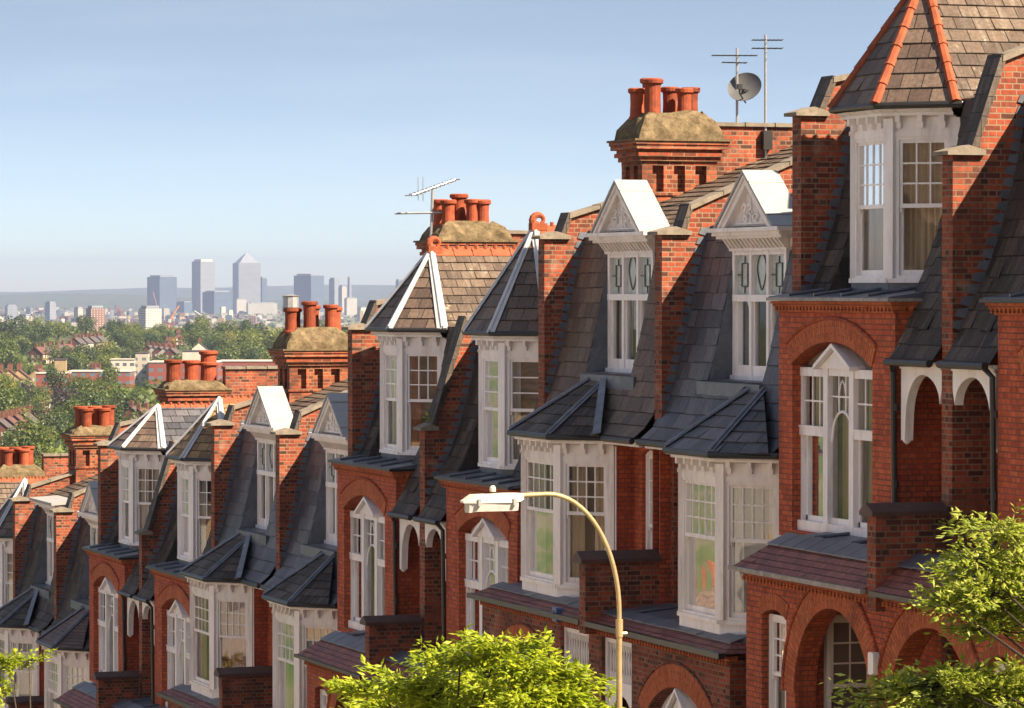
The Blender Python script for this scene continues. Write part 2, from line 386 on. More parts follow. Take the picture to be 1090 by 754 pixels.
    def build(s, name, m, parent=None, smooth=False, bevel=0.0):
        if (s.sl or s.sp) and M[m].name in SL: s.lay_slates(*SL[M[m].name])
        if not s.f: return None
        sg, zz = MB.sg, MB.z0
        me = bpy.data.meshes.new(name)
        bm = bmesh.new()
        vv = [bm.verts.new((sg * x, y, z - zz)) for x, y, z in s.v]
        ul = bm.loops.layers.uv.new('UVMap')
        ex = bm.faces.layers.int.new('ex')
        for f, uv in zip(s.f, s.uv):
            try: fc = bm.faces.new([vv[i] for i in f])
            except ValueError: continue
            if uv:
                fc[ex] = 1
                for l, q in zip(fc.loops, uv): l[ul].uv = q
        bmesh.ops.recalc_face_normals(bm, faces=bm.faces[:])
        for fc in bm.faces:
            fc.smooth = smooth
            if fc[ex]: continue
            fc.normal_update(); nn = fc.normal
            if abs(nn.z) > .995: u, v = Vector((1, 0, 0)), Vector((0, 1, 0))
            else:
                u = Vector((0, 0, 1)).cross(nn).normalized(); v = nn.cross(u)
            for l in fc.loops: l[ul].uv = (l.vert.co.dot(u), l.vert.co.dot(v))
        if bevel > 0:
            pass
        bm.to_mesh(me); bm.free()
        me.materials.append(M[m])
        o = bpy.data.objects.new(name, me); COL.objects.link(o)
        if parent is not None: o.parent = parent
        return o

def tag(o, label=None, cat=None, group=None, kind=None):
    if label: o['label'] = label
    if cat: o['category'] = cat
    if group: o['group'] = group
    if kind: o['kind'] = kind
    return o
def empty(name, loc, label, cat, group=None):
    o = bpy.data.objects.new(name, None); COL.objects.link(o); o.location = loc
    o.empty_display_size = .3
    return tag(o, label, cat, group)
def copy_tree(o, parent=None):
    c = o.copy(); COL.objects.link(c); c.parent = parent
    for ch in [k for k in o.children]: copy_tree(ch, c)
    return c

def arch_top(x0, x1, zs, rise, n=14):
    """points of a circular arch from right springing to left springing"""
    w = (x1 - x0) / 2; cx = (x0 + x1) / 2
    if rise >= w * .999: rr = w; zc = zs; a0 = 0.0; a1 = math.pi
    else:
        rr = (w * w + rise * rise) / (2 * rise); zc = zs + rise - rr
        h = math.asin(w / rr); a0 = math.pi / 2 - h; a1 = math.pi / 2 + h
    return [(cx + rr * math.cos(a0 + (a1 - a0) * i / n), zc + rr * math.sin(a0 + (a1 - a0) * i / n)) for i in range(n + 1)], (cx, zc, rr, a0, a1)
def arch_hole(x0, x1, z0, zs, rise, n=14):
    return [(x0, z0), (x1, z0)] + arch_top(x0, x1, zs, rise, n)[0]
def arch_ring(mb, y, x0, x1, zs, rise, t, proud=.02, n=18, deep=.06):
    _, (cx, zc, rr, a0, a1) = arch_top(x0, x1, zs, rise)
    P = lambda a, r, yy: (cx + r * math.cos(a), yy, zc + r * math.sin(a))
    for i in range(n):
        b0 = a0 + (a1 - a0) * i / n; b1 = a0 + (a1 - a0) * (i + 1) / n
        r0, r1 = rr + .004, rr + t
        f = [P(b0, r0, y + proud), P(b1, r0, y + proud), P(b1, r1, y + proud), P(b0, r1, y + proud)]
        mb.face(f, [(0, b0 * rr), (0, b1 * rr), (t, b1 * rr), (t, b0 * rr)])
        mb.face([P(b0, r1, y + proud), P(b1, r1, y + proud), P(b1, r1, y - deep), P(b0, r1, y - deep)])
        mb.face([P(b0, r0, y + proud), P(b1, r0, y + proud), P(b1, r0, y - deep), P(b0, r0, y - deep)])
    for b in (a0, a1):
        mb.face([P(b, rr, y + proud), P(b, rr + t, y + proud), P(b, rr + t, y - deep), P(b, rr, y - deep)])
def arch_mould(mb, y, x0, x1, zs, rise, t, r=.03, n=20):
    _, (cx, zc, rr, a0, a1) = arch_top(x0, x1, zs, rise)
    mb.tube([(cx + (rr + t) * math.cos(a0 + (a1 - a0) * i / n), y, zc + (rr + t) * math.sin(a0 + (a1 - a0) * i / n)) for i in range(n + 1)], r, 6)

def off_poly(pl, d):
    """offset open polyline to its outward side (towards +y for left-to-right lines)"""
    out = []
    P = [Vector(p) for p in pl]
    nr = []
    for a, b in zip(P, P[1:]):
        t = (b - a).normalized(); nr.append(Vector((-t.y, t.x)))
    for i, p in enumerate(P):
        if i == 0: q = p + nr[0] * d
        elif i == len(P) - 1: q = p + nr[-1] * d
        else:
            m = (nr[i - 1] + nr[i]).normalized(); q = p + m * (d / max(.3, m.dot(nr[i])))
        out.append((q.x, q.y))
    return out

# ------------------------------------------------------------------ windows
def wavy(mb, o, u, n, a0, a1, nn, z0, z1, amp=.03, per=.11, seed=0):
    k = max(4, int((a1 - a0) / per * 4)); rs = random.Random(seed); ph = rs.random() * 6
    pts = []
    for i in range(k + 1):
        a = a0 + (a1 - a0) * i / k
        d = nn + amp * math.sin(ph + a / per * 6.28) + rs.uniform(-.008, .008)
        pts.append((o[0] + u[0] * a + n[0] * d, o[1] + u[1] * a + n[1] * d))
    for p, q in zip(pts, pts[1:]): mb.face([(*p, z0), (*q, z0), (*q, z1), (*p, z1)])

def sash_into(fr, gl, o, u, n, a0, a1, z0, z1, split, nx, ny, lx=1, fw=.065, d=.0):
    B = lambda p, q, r, s_, t, w: fr.obox(o, u, n, p, q, r + d, s_ + d, t, w)
    B(a0, a0 + fw, -.10, .0, z0, z1); B(a1 - fw, a1, -.10, .0, z0, z1)
    B(a0 + fw, a1 - fw, -.10, .0, z1 - fw, z1); B(a0 + fw, a1 - fw, -.10, .012, z0, z0 + fw * .8)
    i0, i1 = a0 + fw, a1 - fw; sr = .042
    # upper sash
    zt = z1 - fw
    B(i0, i0 + sr, -.065, -.025, split, zt); B(i1 - sr, i1, -.065, -.025, split, zt)
    B(i0 + sr, i1 - sr, -.065, -.025, zt - sr, zt); B(i0, i1, -.07, -.018, split - .025, split + .03)
    g0, g1, h0, h1 = i0 + sr, i1 - sr, split + .03, zt - sr
    for i in range(1, nx):
        a = g0 + (g1 - g0) * i / nx; B(a - .0115, a + .0115, -.058, -.03, h0, h1)
    for i in range(1, ny):
        z = h0 + (h1 - h0) * i / ny; B(g0, g1, -.0575, -.0305, z - .0115, z + .0115)
    # lower sash, set back, with horns
    zb = z0 + fw * .8
    B(i0, i0 + sr, -.098, -.062, zb, split - .025); B(i1 - sr, i1, -.098, -.062, zb, split - .025)
    B(i0 + sr, i1 - sr, -.098, -.0625, zb, zb + .075)
    B(i0 + .002, i0 + sr * .8, -.06, -.03, split - .085, split - .026); B(i1 - sr * .8, i1 - .002, -.06, -.03, split - .085, split - .026)
    for i in range(1, lx):
        a = g0 + (g1 - g0) * i / lx; B(a - .0115, a + .0115, -.094, -.066, zb + .075, split - .025)
    Q = lambda a, b, z: (o[0] + u[0] * a + n[0] * (b + d), o[1] + u[1] * a + n[1] * (b + d), z)
    gl.face([Q(i0 + .01, -.045, split), Q(i1 - .01, -.045, split), Q(i1 - .01, -.045, zt - .01), Q(i0 + .01, -.045, zt - .01)])
    gl.face([Q(i0 + .01, -.08, zb + .01), Q(i1 - .01, -.08, zb + .01), Q(i1 - .01, -.08, split), Q(i0 + .01, -.08, split)])

def window(parent, o, u, n, a0, a1, z0, z1, split, nx, ny, lx=1, inner='curtain', seed=0, fw=.065, back=.34, cover=None, d=0.0, m='white', name='sash_window'):
    fr, gl, cu, rm = MB(), MB(), MB(), MB()
    sash_into(fr, gl, o, u, n, a0, a1, z0, z1, split, nx, ny, lx, fw, d)
    f = fr.build(name, m, parent)
    gl.build('pane', 'glass', f)
    rs = random.Random(seed * 31 + 5)
    if inner:
        if cover is None: cover = rs.choice([.4, .6, .75, .96])
        w = a1 - a0 - .12; b0 = a0 + .06; b1 = a1 - .06
        if cover >= .95: wavy(cu, o, u, n, b0, b1, -.17 + d, z0 + .04, z1 - .04, .02, .09, seed)
        elif cover > 0:
            wavy(cu, o, u, n, b0, b0 + w * cover * .5, -.17 + d, z0 + .04, z1 - .04, .025, .09, seed)
            wavy(cu, o, u, n, b1 - w * cover * .5, b1, -.17 + d, z0 + .04, z1 - .04, .025, .09, seed + 1)
        cu.build('curtain', inner, f, smooth=True)
    Q = lambda a, b, z: (o[0] + u[0] * a + n[0] * (b + d), o[1] + u[1] * a + n[1] * (b + d), z)
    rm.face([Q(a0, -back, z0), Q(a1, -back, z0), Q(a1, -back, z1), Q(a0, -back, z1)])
    rm.build('room_shade', 'room', f)  # dark sheet standing in for the unlit room
    return f

def canted_bay(parent, pl, zb, z0, z1, zc, split, fnx, snx, ny, inner='curtain', seed=0, apron='lead', lx=1, joinery='white', small=False, inners=None):
    """timber canted bay on plan polyline pl; window z0..z1, frieze and cornice up to zc, apron from zb"""
    fr, co, ap = MB(), MB(), MB()
    pw = .085
    P = [Vector(p) for p in pl]
    for i in range(3):
        a, b = P[i], P[i + 1]; u = (b - a).normalized(); L = (b - a).length; n = Vector((-u.y, u.x))
        # head and sill rails
        fr.obox(a, u, n, pw * .5, L - pw * .5, -.11, .015, z1, z1 + .09)
        fr.obox(a, u, n, .0, L, -.12, .05, z0 - .06, z0)
        # frieze board
        fr.obox(a, u, n, .0, L, -.12, .004, z1 + .09, zc - .1)
        # modillions
        k = max(3, int(L / .26))
        for j in range(k):
            q = (j + .5) / k * L
            co.obox(a, u, n, q - .032, q + .032, .0, .13, zc - .17, zc - .085)
            co.obox(a, u, n, q - .026, q + .026, .0, .07, zc - .25, zc - .17)
        ap.obox(a, u, n, 0, L, -.12, .012, zb, z0 - .06)
        window(parent, a, u, n, pw + .005, L - pw - .005, z0, z1, split, fnx if i == 1 else snx, ny, lx, inners[i] if inners else inner, seed + i, fw=.045,
               cover=(.95 if inner == 'drape' else None), m=joinery)
        fr.obox(a, u, n, .02, pw + .005, -.1, .012, z0, z1); fr.obox(a, u, n, L - pw - .005, L - .02, -.1, .012, z0, z1)
    # corner posts
    for i in range(4):
        if i in (0, 3):
            j = 0 if i == 0 else 2
            u = (P[j + 1] - P[j]).normalized(); n = Vector((-u.y, u.x))
            fr.obox(P[i], u, n, -.06, .06, -.14, .02, z0 - .02, zc - .12)
        else:
            u0 = (P[i] - P[i - 1]).normalized(); u1 = (P[i + 1] - P[i]).normalized(); u = (u0 + u1).normalized(); n = Vector((-u.y, u.x))
            fr.obox(P[i], u, n, -pw, pw, -.16, .028, z0 - .02, zc - .12)
            fr.obox(P[i], u, n, -pw - .015, pw + .015, -.15, .045, zc - .3, zc - .25)
    for d0, d1, za, zb2 in ((.02, .13, zc - .1, zc - .085), (.13, .13, zc - .085, zc - .055), (.13, .19, zc - .055, zc - .02), (.19, .19, zc - .02, zc)):
        co.band(off_poly(pl, d0), za, off_poly(pl, d1), zb2)
    co.band(off_poly(pl, .19), zc, off_poly(pl, -.1), zc + .004)
    fr.build('bay_frame', joinery, parent)
    co.build('cornice', joinery, parent)
    ap.build('apron', apron, parent)

# ------------------------------------------------------------------ shared house pieces
def profile_sheet(mb, prof, x0, x1, nx=1):
    """curved slope: profile (y, z) from eave up, swept in x, with running slate courses"""
    if len(prof) < 2: return
    s = 0.0; mb.sp.append((prof, x0, x1))
    for (y0, z0), (y1, z1) in zip(prof, prof[1:]):
        l = math.hypot(y1 - y0, z1 - z0)
        mb.face([(x0, y0, z0), (x1, y0, z0), (x1, y1, z1), (x0, y1, z1)], [(x0, s), (x1, s), (x1, s + l), (x0, s + l)])
        s += l
def clip_prof(prof, z0, z1):
    out = []
    for (ya, za), (yb, zb) in zip(prof, prof[1:]):
        if zb <= z0 or za >= z1: continue
        def at(z): t = (z - za) / (zb - za); return (ya + (yb - ya) * t, z)
        p = at(z0) if za < z0 else (ya, za); q = at(z1) if zb > z1 else (yb, zb)
        if not out: out.append(p)
        out.append(q)
    return out
def prof_y(prof, z):
    for (ya, za), (yb, zb) in zip(prof, prof[1:]):
        if za <= z <= zb: return ya + (yb - ya) * (z - za) / (zb - za)
    return prof[-1][0]

def smooth_prof(prof, n=3):
    """Catmull-Rom through the profile points"""
    P = [Vector((a, b)) for a, b in prof]; out = []
    for i in range(len(P) - 1):
        p0, p1, p2, p3 = P[max(i - 1, 0)], P[i], P[i + 1], P[min(i + 2, len(P) - 1)]
        for k in range(n):
            t = k / n
            q = .5 * ((2 * p1) + (p2 - p0) * t + (2 * p0 - 5 * p1 + 4 * p2 - p3) * t * t + (-p0 + 3 * p1 - 3 * p2 + p3) * t ** 3)
            out.append((q.x, q.y))
    out.append(tuple(P[-1])); return out

def party_wall(parent, xc, front, zbot, cap, capy, slab, slope, prof, ridge_y, back_y, t=.3, sign=None, flat_from=None, slab_m='slate_dark', side='stock', cop='coping', low_front=None):
    """wall between two houses: vertical pier, capstone, slab up the steep roof, coping along the shallow one"""
    x0, x1 = xc - t / 2, xc + t / 2
    (sy0, sz0), (sy1, sz1) = slab
    ridge_z = sz1 + (sy1 - ridge_y) * slope
    poly = [(front, zbot), (front, cap), (capy, cap), (sy0, sz0), (sy1, sz1), (ridge_y, ridge_z), (back_y, ridge_z - (ridge_y - back_y) * slope), (back_y, zbot)]
    if flat_from:
        fy, fz = flat_from
        zf = sz1 + (sy1 - fy) * slope
        poly = [(front, zbot), (front, cap), (capy, cap), (sy0, sz0), (sy1, sz1), (fy, zf), (fy, fz), (ridge_y - 1.2, fz), (back_y, ridge_z - 2.0), (back_y, zbot)]
    mb = MB(); mb.prism([(x0, y, z) for y, z in poly], (x1 - x0, 0, 0))
    w = mb.build('party_wall', side, parent)
    c = MB()
    # capstone with a weathered top
    c.prism([(x0 - .07, front + .1, cap + .002), (x0 - .07, front + .1, cap + .05), (x0 - .07, (front + capy) / 2, cap + .13), (x0 - .07, capy - .05, cap + .06), (x0 - .07, capy - .05, cap + .002)], (t + .14, 0, 0))
    c.build('capstone', cop, w); c = MB()
    # coping tiles along the shallow slope
    yy = sy1 + .05; L = .55; end = (flat_from[0] if flat_from else ridge_y)
    while yy > end + .1:
        y2 = max(end, yy - L)
        za = sz1 + (sy1 - yy) * slope; zb = sz1 + (sy1 - y2) * slope
        c.prism([(x0 - .06, yy, za + .0), (x0 - .06, yy, za + .075), (x0 - .06, y2 + .012, zb + .06), (x0 - .06, y2 + .012, zb)], (t + .12, 0, 0))
        yy = y2
    if flat_from:
        c.build('coping', cop, w); c = MB()
        yy = flat_from[0] + .02
        while yy > ridge_y - 1.2:
            c.prism([(x0 - .05, yy, flat_from[1]), (x0 - .05, yy, flat_from[1] + .07), (x0 - .05, yy - .53, flat_from[1] + .06), (x0 - .05, yy - .53, flat_from[1])], (t + .1, 0, 0))
            yy -= .55
    c.build('coping', cop, w)
    s = MB()
    d = Vector((0, sy1 - sy0, sz1 - sz0)).normalized(); nn = Vector((0, d.z, -d.y))
    a = Vector((x0 - .05, sy0, sz0)) - d * .02; b = Vector((x0 - .05, sy1, sz1)) + d * .06
    s.prism([a + nn * .004, a + nn * .09, b + nn * .09, b + nn * .004], (t + .1, 0, 0))
    s.build('steep_coping', slab_m, w)
    # stepped lead flashing on both flanks
    for sx in (-1, 1):
        f = MB()
        xx = xc + sx * (t / 2 + .006)
        z = prof[0][1] + .1
        top = prof[-1][1]
        while z < top - .1:
            y = prof_y(prof, z); y2 = prof_y(prof, z + .15)
            if y < front - .05:
                f.prism([(xx, y - .03, z), (xx, min(front - .01, y + .14), z + .04), (xx, min(front - .01, y + .1), z + .13), (xx, y2 - .03, z + .15)], (sx * .012, 0, 0))
            z += .15
        f.build('stepped_flashing', 'lead', w)
    return w

def pot(parent, c, h, r, cowl=False, collar=False):
    mb = MB(); h = h * .92; r *= 1.06
    pr = [(r * .98, 0), (r * 1.0, .05), (r * .86, .07), (r * .80, h * .55), (r * .84, h - .1), (r * 1.08, h - .075), (r * 1.1, h - .02), (r * .95, h), (r * .72, h), (r * .7, h - .25)]
    if collar: pr = [(r, 0), (r * .92, .06), (r * .86, h * .55), (r * 1.12, h * .58), (r * 1.12, h * .64), (r * .9, h * .68), (r * .88, h - .12), (r * 1.1, h - .08), (r * 1.1, h - .02), (r * .8, h), (r * .7, h - .2)]
    mb.lathe(c, pr, 16)
    p = mb.build('chimney_pot', 'pot', parent, smooth=False)
    if cowl:
        g = MB(); g.lathe((c[0], c[1], c[2] + h - .02), [(r * .9, 0), (r * 1.15, .03), (r * 1.1, .26), (r * 1.25, .29), (r * .2, .32)], 10)
        g.build('cowl', 'steel', p)
    return p

def chimney(parent, xc, zc, w=.95, y0=-1.75, y1=-3.1, zbot=1.2, panels=True, pots=(), stone_h=.46, cap_y=0.0, yellow=False):
    """zc: top of the corbelled brick"""
    x0, x1 = xc - w / 2, xc + w / 2
    mb = MB()
    pz0, pz1 = zc - .80, zc - .36
    if panels:
        mb.box(x0, x1, y1, y0, zbot, pz0 - .06)
        mb.box(x0 - .03, x1 + .03, y1 - .03, y0 + .03, pz0 - .06, pz0)
        mb.box(x0 + .11, x1 - .11, y1 + .11, y0 - .11, pz0, pz1)
        L = y0 - y1; nb = 4
        for i in range(nb):
            ya = y1 + (L - .19) * i / (nb - 1)
            for xx in (x0, x1 - .11): mb.box(xx + .002, xx + .112, ya + .002, ya + .188, pz0, pz1)
        for i in range(3):
            xa = x0 + (w - .19) * i / 2
            for yy in (y1, y0 - .11): mb.box(xa + .003, xa + .187, yy + .003, yy + .113, pz0, pz1)
        for i in range(3):
            ya = y1 + .19 + (L - .19) * i / 3
            mb.prism([(x0 + .005, ya, pz0), (x0 + .11, ya, pz0), (x0 + .11, ya, pz0 + .06)], (0, (L - .19) / 3 - .19, 0))
        z = pz1
        mb.box(x0 - .005, x1 + .005, y1 - .005, y0 + .005, z, z + .075)
    else:
        mb.box(x0, x1, y1, y0, zbot, zc - .3); z = zc - .375
    steps = [(.05, .075), (.1, .072), (.07, .05), (.15, .075), (.17, .06)]
    z += .075
    for o_, h in steps:
        mb.box(x0 - o_, x1 + o_, y1 - o_, y0 + o_, z, z + h - .002); z += h
    st = mb.build('chimney', 'stack', parent)
    c = MB()
    # fillet then sloping cement flaunching
    o_ = .2
    c.box(x0 - o_, x1 + o_, y1 - o_, y0 + o_, z, z + .035)
    r1 = [(x0 - .12, y1 - .1), (x1 + .12, y1 - .1), (x1 + .12, y0 + .1), (x0 - .12, y0 + .1)]
    r2 = [(x0 - .1, y1 - .06), (x1 + .1, y1 - .06), (x1 + .1, y0 + .06), (x0 - .1, y0 + .06)]
    r3 = [(x0 - .02, y1 + .06), (x1 + .02, y1 + .06), (x1 + .02, y0 - .06), (x0 - .02, y0 - .06)]
    r4 = [(x0 + .1, y1 + .2), (x1 - .1, y1 + .2), (x1 - .1, y0 - .2), (x0 + .1, y0 - .2)]
    zz = [z + .035, z + .035 + stone_h * .35, z + .035 + stone_h * .75, z + .035 + stone_h]
    vs = []
    n = 8
    for ring, h in zip((r1, r2, r3, r4), zz):
        for i in range(4):
            a, b = Vector(ring[i]), Vector(ring[(i + 1) % 4])
            for k in range(n):
                p = a.lerp(b, k / n)
                vs.append((p.x + random.uniform(-.012, .012), p.y + random.uniform(-.012, .012), h + random.uniform(-.035, .035) * (h != zz[0])))
    m = 4 * n; fs = []
    for i in range(3):
        for j in range(m): fs.append((i * m + j, i * m + (j + 1) % m, (i + 1) * m + (j + 1) % m, (i + 1) * m + j))
    fs.append(tuple(3 * m + j for j in range(m)))
    c.solid(vs, fs)
    c.build('flaunching', 'stone', st)
    if yellow:
        yb = MB(); yb.box(x0 - .18, x1 + .18, y1 - .18, y0 + .18, zc - .86, zc - .77)
        yb.build('string_course', 'yellow', st)
    zt = zz[3] - .12
    for dx, dy, h, r, fl in pots:
        pot(st, (xc + dx, dy, zt), h + .12, r, fl == 'cowl', fl == 'collar')
    return st

def hip_tiles(parent, lines, m, r=.075, seg=.3, name='hip_tiles'):
    mb = MB()
    for a, b in lines:
        a, b = Vector(a), Vector(b); L = (b - a).length; k = max(2, int(L / seg))
        for i in range(k):
            p = a.lerp(b, i / k); q = a.lerp(b, (i + 1.06) / k if i < k - 1 else 1)
            mb.tube([p, p.lerp(q, .12), q], [r * 1.12, r * 1.05, r * .9], 8)
    return mb.build(name, m, parent, smooth=False)

def lead_hips(parent, lines, m='lead_hip', w=.14):
    mb = MB()
    for a, b, n1, n2 in lines:
        a, b = Vector(a), Vector(b); t = (b - a).normalized()
        for n_ in (n1, n2):
            n_ = Vector(n_).normalized(); s = t.cross(n_).normalized()
            # wing lying on the slope, 6 mm proud
            c = s * w
            for sg in (1,):
                p = [a + n_ * .012, b + n_ * .012, b + n_ * .012 + c, a + n_ * .012 + c]
                mb.face(p)
        mb.tube([a + Vector((0, 0, .02)), b + Vector((0, 0, .02))], .035, 8)
    return mb.build('lead_hips', m, parent)

def plane_n(a, b, c):
    n = (Vector(b) - Vector(a)).cross(Vector(c) - Vector(a)).normalized()
    return n if n.z > 0 else -n

def slates_poly(mb, pts, org=None):
    """roof facet with slate courses running up its own slope"""
    n = plane_n(pts[0], pts[1], pts[2])
    u = Vector((0, 0, 1)).cross(n).normalized(); v = n.cross(u)
    o = Vector(pts[0]) if org is None else Vector(org)
    uv = [((Vector(p) - o).dot(u), (Vector(p) - o).dot(v)) for p in pts]
    mb.face(pts, uv)
    mb.sl.append((o, u, v, n, uv))

def gutter(mb, pl, z, r=.055):
    mb.tube([(x, y, z) for x, y in pl], r, 8)

GZ = lambda X: -8.9 - .15 * (X + 5.4)

def shell(h, wall_y, eave_z, knee, slope, ridge_y, back_y, xa=.15, xb=W - .15, roof='slate_warm', near_open=False):
    """upper roof, rear roof and rear wall of one house"""
    ky, kz = knee
    rz = kz + (ky - ridge_y) * slope
    r = MB()
    slates_poly(r, [(xa, ky, kz), (xb, ky, kz), (xb, ridge_y, rz), (xa, ridge_y, rz)])
    be = rz - (ridge_y - back_y) * .6
    slates_poly(r, [(xb, back_y - .2, be), (xa, back_y - .2, be), (xa, ridge_y, rz), (xb, ridge_y, rz)])
    r.build('upper_roof', roof, h)
    w = MB(); w.box(xa, xb, back_y, back_y + .25, ZB, be + .1)
    w.build('rear_wall', 'stock', h)
    t = MB()
    x = xa
    while x < xb - .1:
        x2 = min(xb, x + .4)
        t.tube([(x, ridge_y, rz + .0), (x2 - .01, ridge_y, rz + .0)], [.12, .115], 8); x = x2
    t.build('ridge_tiles', 'terra', h)
    return rz

def pediment_light(h, o, y, xa, xb, zt, za, m='white', inner='curtain', seed=0, z0=-3.27, zmid=-1.98, tym='white', zs=-1.06, rise=.3):
    """three-light arched first-floor window with a small gabled centre light; y = plane of the frames"""
    u, n = (1, 0), (0, 1)
    w3 = (xb - xa)
    a = [xa, xa + w3 * .34, xa + w3 * .66, xb]
    fr, gl, cu, rm = MB(), MB(), MB(), MB()
    # outer frame and mullions
    fr.box(xa, xa + .08, y - .1, y, z0, zt); fr.box(xb - .08, xb, y - .1, y, z0, zt)
    for x in a[1:3]: fr.box(x - .075, x + .075, y - .12, y + .03, z0, zt)
    fr.box(xa, xb, y - .12, y + .05, z0 - .08, z0 + .06)
    fr.box(xa, a[1] - .075, y - .1, y + .012, zt - .12, zt); fr.box(a[2] + .075, xb, y - .1, y + .012, zt - .12, zt)
    # transoms of the side lights
    for p, q in ((xa, a[1] - .075), (a[2] + .075, xb)):
        fr.box(p, q, y - .1, y + .02, zmid - .055, zmid + .055)
        fr.box(p, q, y - .1, y + .035, zmid + .055, zmid + .08)
        i0, i1 = p + .08 if p == xa else p, q if p == xa else q - .08
        for k in range(1, 3):
            x = i0 + (i1 - i0) * k / 3; fr.box(x - .012, x + .012, y - .06, y - .03, zmid + .08, zt - .12)
        zm = (zmid + .08 + zt - .12) / 2; fr.box(i0, i1, y - .0605, y - .0305, zm - .012, zm + .012)
        fr.box(i0, i1, y - .09, y - .05, z0 + .06, z0 + .13)
        fr.box(i0, i0 + .05, y - .09, y - .05, z0 + .06, zmid - .055); fr.box(i1 - .05, i1, y - .09, y - .05, z0 + .06, zmid - .055)
        gl.face([(i0, y - .045, zmid), (i1, y - .045, zmid), (i1, y - .045, zt - .1), (i0, y - .045, zt - .1)])
        gl.face([(i0, y - .07, z0), (i1, y - .07, z0), (i1, y - .07, zmid), (i0, y - .07, zmid)])
    # centre light: small panes above an ogee-headed pane
    c0, c1 = a[1] + .075, a[2] - .075; cx = (c0 + c1) / 2; hw = (c1 - c0) / 2
    fr.box(c0, c1, y - .1, y + .012, zt - .1, zt)
    zo = zmid - .12
    og = []
    for i in range(15):
        t = i / 14
        x = c0 + (c1 - c0) * t; e = abs(2 * t - 1)
        og.append((x, y - .04, zo + .42 * math.sqrt(max(0, 1 - e * e))))
    fr.tube(og, .02, 6)
    # finial loop above the ogee
    fr.tube([(cx - .11, y - .04, zo + .42), (cx - .11, y - .04, zo + .66), (cx - .07, y - .04, zo + .78), (cx, y - .04, zo + .84), (cx + .07, y - .04, zo + .78), (cx + .11, y - .04, zo + .66), (cx + .11, y - .04, zo + .42)], .014, 6)
    for k in (1, 2):
        x = c0 + (c1 - c0) * k / 3; fr.box(x - .011, x + .011, y - .055, y - .03, zo + .5, zt - .1)
    fr.box(c0, c1, y - .0555, y - .0305, zmid + .5 - .012, zmid + .5 + .012)
    fr.box(c0, c1, y - .09, y - .04, z0 + .06, z0 + .14)
    gl.face([(c0, y - .05, z0), (c1, y - .05, z0), (c1, y - .05, zt - .05), (c0, y - .05, zt - .05)])
    f = fr.build('arched_window', m, h)
    gl.build('pane', 'glass', f)
    # gablet over the centre light
    g = MB()
    gx0, gx1 = a[1] - .14, a[2] + .14; gz = za
    g.prism([(gx0, y - .1, zt + .0), (gx1, y - .1, zt + .0), ((gx0 + gx1) / 2, y - .1, gz)], (0, .16, 0))
    gm = g.build('gablet', m, f)
    r = MB()
    xm = (gx0 + gx1) / 2
    for p in ((gx0 - .04, zt - .02), (gx1 + .04, zt - .02)):
        r.prism([(p[0], y - .1, p[1]), (xm, y - .1, gz + .02), (xm, y - .1, gz + .075), (p[0] + (.0), y - .1, p[1] + .06)], (0, .24, 0))
    r.build('gablet_moulding', m if tym == 'white' else 'white', f)
    # boarded tympanum
    t = MB(); pts, _ = arch_top(xa, xb, zs, rise)
    t.prism([(x, y - .14, z) for x, z in pts] + [(xa, y - .14, zt - .01), (xb, y - .14, zt - .01)], (0, .04, 0))
    t.build('tympanum', tym, f)
    rs = random.Random(seed)
    for p, q in ((xa + .05, a[1] - .08), (a[2] + .08, xb - .05)):
        wavy(cu, (0, y), u, n, p, q - (q - p) * .35, -.2, z0 + .03, zt - .05, .025, .1, seed)
    wavy(cu, (0, y), u, n, c0, c0 + .22, -.2, z0 + .03, zt - .05, .025, .1, seed + 2)
    wavy(cu, (0, y), u, n, c1 - .18, c1, -.2, z0 + .03, zt - .05, .025, .1, seed + 3)
    cu.build('curtain', inner, f, smooth=True)
    rm.face([(xa, y - .36, z0), (xb, y - .36, z0), (xb, y - .36, zt + .05), (xa, y - .36, zt + .05)])
    rm.build('room_shade', 'room', f)  # room darkness painted on a sheet behind the lights
    return f

# mansard profiles (y, z) from eave up, z relative to the datum of the pair
T_PROF = smooth_prof([(.35, -.95), (.15, -.62), (-.02, -.25), (-.21, .1), (-.35, .45), (-.49, .85), (-.65, 1.45), (-.76, 2.0), (-.84, 2.45)])
D_PROF = smooth_prof([(.22, -.74), (-.08, -.42), (-.26, .1), (-.40, .62), (-.53, 1.2), (-.65, 1.8), (-.78, 2.3), (-.86, 2.5)])

